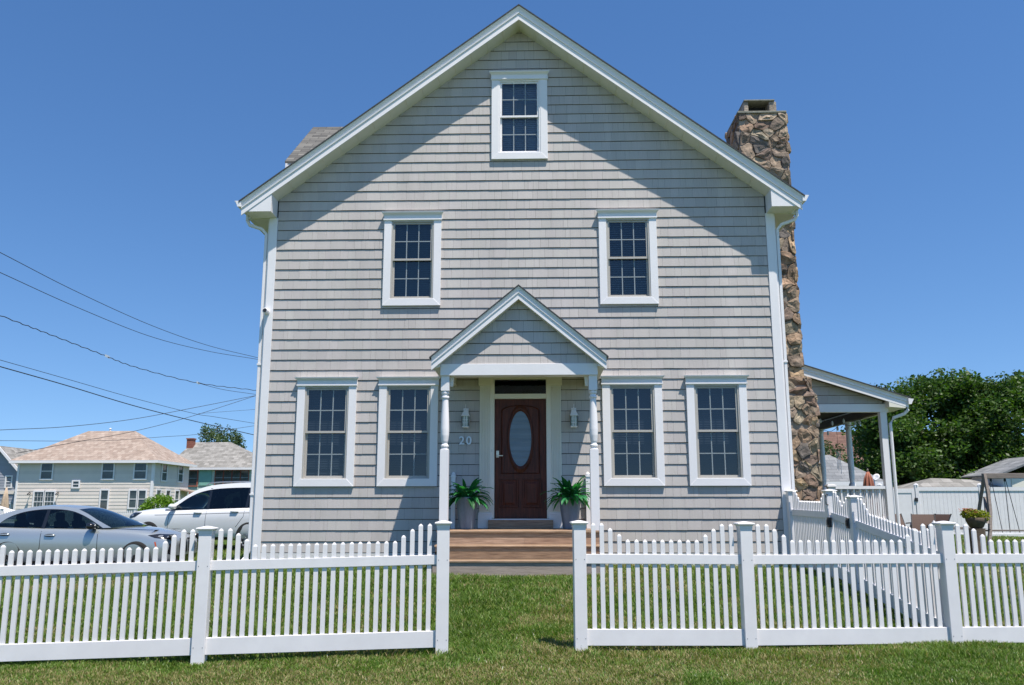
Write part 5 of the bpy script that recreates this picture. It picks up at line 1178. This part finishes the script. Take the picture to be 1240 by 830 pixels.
bu = empty('round_shrub', (-27, 47.5, -.3), 'bright yellow-green rounded shrub in front of the cream house', 'shrub')
r = random.Random(9); mb = MB()
for _ in range(70):
    a = r.uniform(0, 6.28); e_ = math.asin(r.uniform(-.1, 1)); c = (-27.1+1.15*math.cos(a)*math.cos(e_), 47.8+1.15*math.sin(a)*math.cos(e_), .45+1.25*math.sin(e_)); leafcards(mb, c, (.38, .38, .34), 60, .075, r, lambda z: 1)
part(mb, 'foliage', M['shrub'], bu); mb = MB(); mb.tube([(-27, 47.8, -.35), (-27, 47.8, .6)], [.12, .08], 8); part(mb, 'stem', M['bark'], bu)
tu = empty('closed_umbrella', (-45.0, 56, -.35), 'closed tan umbrella beside the corner of the cream house', 'umbrella')
mb = MB(); mb.loft([[(-43.6+(r_*(1+.2*math.cos(7*a)))*math.cos(a), 56+(r_*(1+.2*math.cos(7*a)))*math.sin(a), z) for a in arc(42)] for r_, z in ((.26, .4), (.30, .9), (.20, 1.7), (.05, 2.6))]); part(mb, 'canopy', mat('tan_cloth', (.42, .33, .24), .9, .2, 5), tu, smooth=True)
mb = MB(); mb.tube([(-43.6, 56, -.4), (-43.6, 56, 2.7)], .03, 8); part(mb, 'pole', M['greywood'], tu)
cv = empty('covered_boat', (-40.2, 50, -.35), 'small boat under a white tarp at the left edge behind the sedan', 'boat')
mb = MB(); mb.loft([[(x, 50+w*c, z0+h*s_) for c, s_ in ((-1, 0), (-.9, .5), (-.4, .9), (0, 1), (.4, .9), (.9, .5), (1, 0))] for x, w, h, z0 in ((-45, .8, 1.0, .1), (-43, 1.0, 1.35, .1), (-41, 1.0, 1.2, .1), (-39.4, .7, .7, .15), (-38.6, .15, .35, .3))]); part(mb, 'tarp', M['white'], cv, smooth=True)
mb = MB(); mb.loft([[(x, 50-w, .15), (x, 50+w, .15), (x, 50+w*.4, -.35), (x, 50-w*.4, -.35)] for x, w in ((-45, .75), (-41, .95), (-39.4, .6), (-38.7, .1))]); part(mb, 'hull', M['white'], cv)

# ------------------------------------------------------------------ trees
def tree(name, label, base, h, clumps, leaf, m, seed, trunk=.3, per=110, clump=(.75, .75, .6)):
    r = random.Random(seed); root = empty(name, base, label, 'tree'); bx, by, bz = base
    mb = MB(); tips = []
    mb.tube([(bx, by, bz-.2), (bx+.05, by, bz+h*.22), (bx-.05, by, bz+h*.5), (bx+.1, by, bz+h*.8)], [trunk, trunk*.8, trunk*.5, trunk*.12], 10); part(mb, 'trunk', M['bark'], root)
    mb = MB(); cs = []
    for (c, rad, n) in clumps:
        for _ in range(n):
            v = Vector((r.gauss(0, 1), r.gauss(0, 1), r.gauss(0, 1))).normalized()*(r.uniform(.35, 1.0)**.5)
            cs.append(Vector((c[0]+v.x*rad[0], c[1]+v.y*rad[1], c[2]+v.z*rad[2])))
    br = MB()
    for c in r.sample(cs, min(len(cs), 40)):
        a = Vector((bx, by, bz+h*r.uniform(.25, .6))); mid = a.lerp(c, .5)+Vector((r.uniform(-.3, .3), r.uniform(-.3, .3), -.1)); br.tube([a, mid, c], [trunk*.28, trunk*.16, trunk*.05], 6)
    part(br, 'limb', M['bark'], root)
    for c in cs:
        k = r.uniform(.6, 1.25); t0 = r.uniform(.62, 1.35); leafcards(mb, c, (clump[0]*k, clump[1]*k, clump[2]*k), int(per*k*k), leaf, r, lambda z, t0=t0: t0, sq=.62)
    part(mb, 'crown', m, root); return root
tree('maple_tree', 'broad dense dark green maple filling the right background behind the white privacy fence', (21.5, 34, -.2), 7.8,
     [((22.6, 33, 5.0), (4.3, 3.2, 2.7), 190), ((23, 35, 4.6), (4.8, 1.5, 2.3), 90), ((19.6, 32, 4.4), (1.9, 2.4, 1.9), 60), ((19.4, 31, 2.8), (1.7, 2.0, 1.2), 34), ((25.8, 32, 5.2), (3.4, 2.8, 2.6), 110), ((22, 31, 2.9), (3.9, 2.0, 1.4), 80), ((26, 31, 2.8), (3.5, 2.0, 1.5), 50), ((29.5, 33, 4.8), (3, 3, 3.0), 60), ((23.2, 33, 7.25), (2.6, 2, 1.0), 44), ((26.8, 33, 7.15), (2.8, 2, 1.0), 46), ((19.8, 33, 6.6), (1.9, 2, .9), 26), ((25, 33, 6.6), (1.6, 2, .9), 20)], .105, M['leaf'], 21, .4, 135)
tree('shade_tree', 'small pale green tree seen between the porch columns', (20.5, 47, -.2), 5.5, [((20.8, 46, 4.0), (1.7, 1.6, 1.4), 34)], .09, M['leafp'], 5, .16, 70, (.5, .5, .4))
tree('tall_tree', 'loose feathery green tree rising behind the grey roof of the green house', (-41.3, 97, -.3), 10.5, [((-42.3, 97, 9.2), (1.6, 1.6, 2.3), 52), ((-39.8, 97, 9.0), (1.9, 1.6, 2.3), 58), ((-40.6, 97, 7.6), (3.6, 2, 1.8), 80), ((-38.4, 97, 7.3), (1.8, 1.5, 1.2), 22)], .13, M['leafp'], 31, .22, 60, (.6, .6, .7))

# ------------------------------------------------------------------ overhead cables
W_ = {'a': [(-16.23, 10.0, 8.73), (-16.38, 14.64, 8.7), (-15.72, 19.29, 8.44), (-14.66, 22.9, 8.24), (-13.38, 26.0, 8.2)],
 'b': [(-16.16, 10.0, 8.09), (-16.32, 14.64, 8.12), (-15.68, 19.29, 7.95), (-14.64, 22.9, 7.97), (-13.37, 26.0, 8.11)],
 'c': [(-18.6, 14.0, 7.65), (-18.56, 17.1, 7.59), (-18.16, 20.19, 7.39), (-17.62, 22.52, 7.16), (-16.31, 26.39, 7.0), (-14.58, 30.05, 7.11)],
 'd': [(-19.7, 16.0, 6.4), (-19.43, 20.13, 6.3), (-18.52, 24.26, 6.01), (-17.11, 28.13, 5.68), (-16.52, 29.42, 5.64), (-15.19, 31.95, 5.53)],
 'e': [(-19.67, 16.0, 6.15), (-19.4, 20.13, 6.02), (-18.5, 24.26, 5.66), (-17.19, 27.87, 5.32), (-15.18, 31.9, 4.89)],
 'f': [(-28.26, 30.0, 5.04), (-26.98, 34.13, 5.59), (-25.09, 38.26, 6.43), (-22.76, 42.13, 7.59), (-19.81, 46.05, 8.92)],
 'g': [(-30.72, 34.0, 4.78), (-28.07, 40.19, 5.23), (-25.54, 44.32, 5.82), (-24.04, 46.39, 6.16), (-21.5, 49.48, 6.97)],
 'h': [(-25.42, 27.03, 3.62), (-24.52, 30.64, 4.42), (-23.13, 34.26, 5.3), (-21.27, 37.87, 6.53), (-18.5, 42.05, 8.4)],
 'i': [(-22.55, 42.39, 7.22), (-19.84, 45.95, 7.89)], 'j': [(-16.31, 26.39, 7.0), (-15.62, 27.94, 6.88), (-14.56, 30.05, 6.89)]}
LB = {'a': ('topmost overhead cable, sagging from the upper left towards the house', .011), 'b': ('second overhead cable from the top, just under the topmost one', .011), 'c': ('twisted overhead cable in mid-sky with two clamps on it', .016),
 'd': ('thin overhead cable crossing just above the thickest one', .011), 'e': ('thickest black overhead cable crossing low towards the house', .020), 'f': ('overhead cable rising to the right above the pinkish roof', .018),
 'g': ('lowest overhead cable, nearly level across the pinkish roof', .015), 'h': ('thin cable rising steeply from the grey gabled house', .015), 'i': ('short thin cable from the crossing point to the house corner', .011), 'j': ('short branch cable leaving the twisted cable near the house', .011)}
for k, pts in W_.items():
    P = [Vector(p) for p in pts]; a = P[0]-(P[1]-P[0]).normalized()*(6 if k not in 'ij' else 0); b = P[-1]+(P[-1]-P[-2]).normalized()*5
    pts2 = cat([*( [a] if k not in 'ijh' else []), *P, b], 8); lab, rad = LB[k]
    if k == 'c': pts2 = [p+Vector((0, 0, .02*math.sin(i*1.9))) for i, p in enumerate(cat([a, *P, b], 16))]
    root = empty('overhead_cable', tuple(pts2[0]), lab, 'cable', 'utility cables crossing the sky left of the house'); mb = MB(); mb.tube(pts2, rad, 6); part(mb, 'wire', M['cable'], root)
    if k == 'c':
        for p in (Vector((-18.05, 20.7, 7.34)), P[4]): mb = MB(); mb.loft([[q+Vector((0, dy, dz)) for dy, dz in ((-.05, -.05), (.05, -.05), (.05, .06), (-.05, .06))] for q in (p-Vector((-.02, .2, 0)), p+Vector((-.02, .2, 0)))]); part(mb, 'clamp', M['metalw'], root)
for o in list(col.objects):
    if o.type == 'MESH' and not o.data.materials: o.data.materials.append(M['white'])
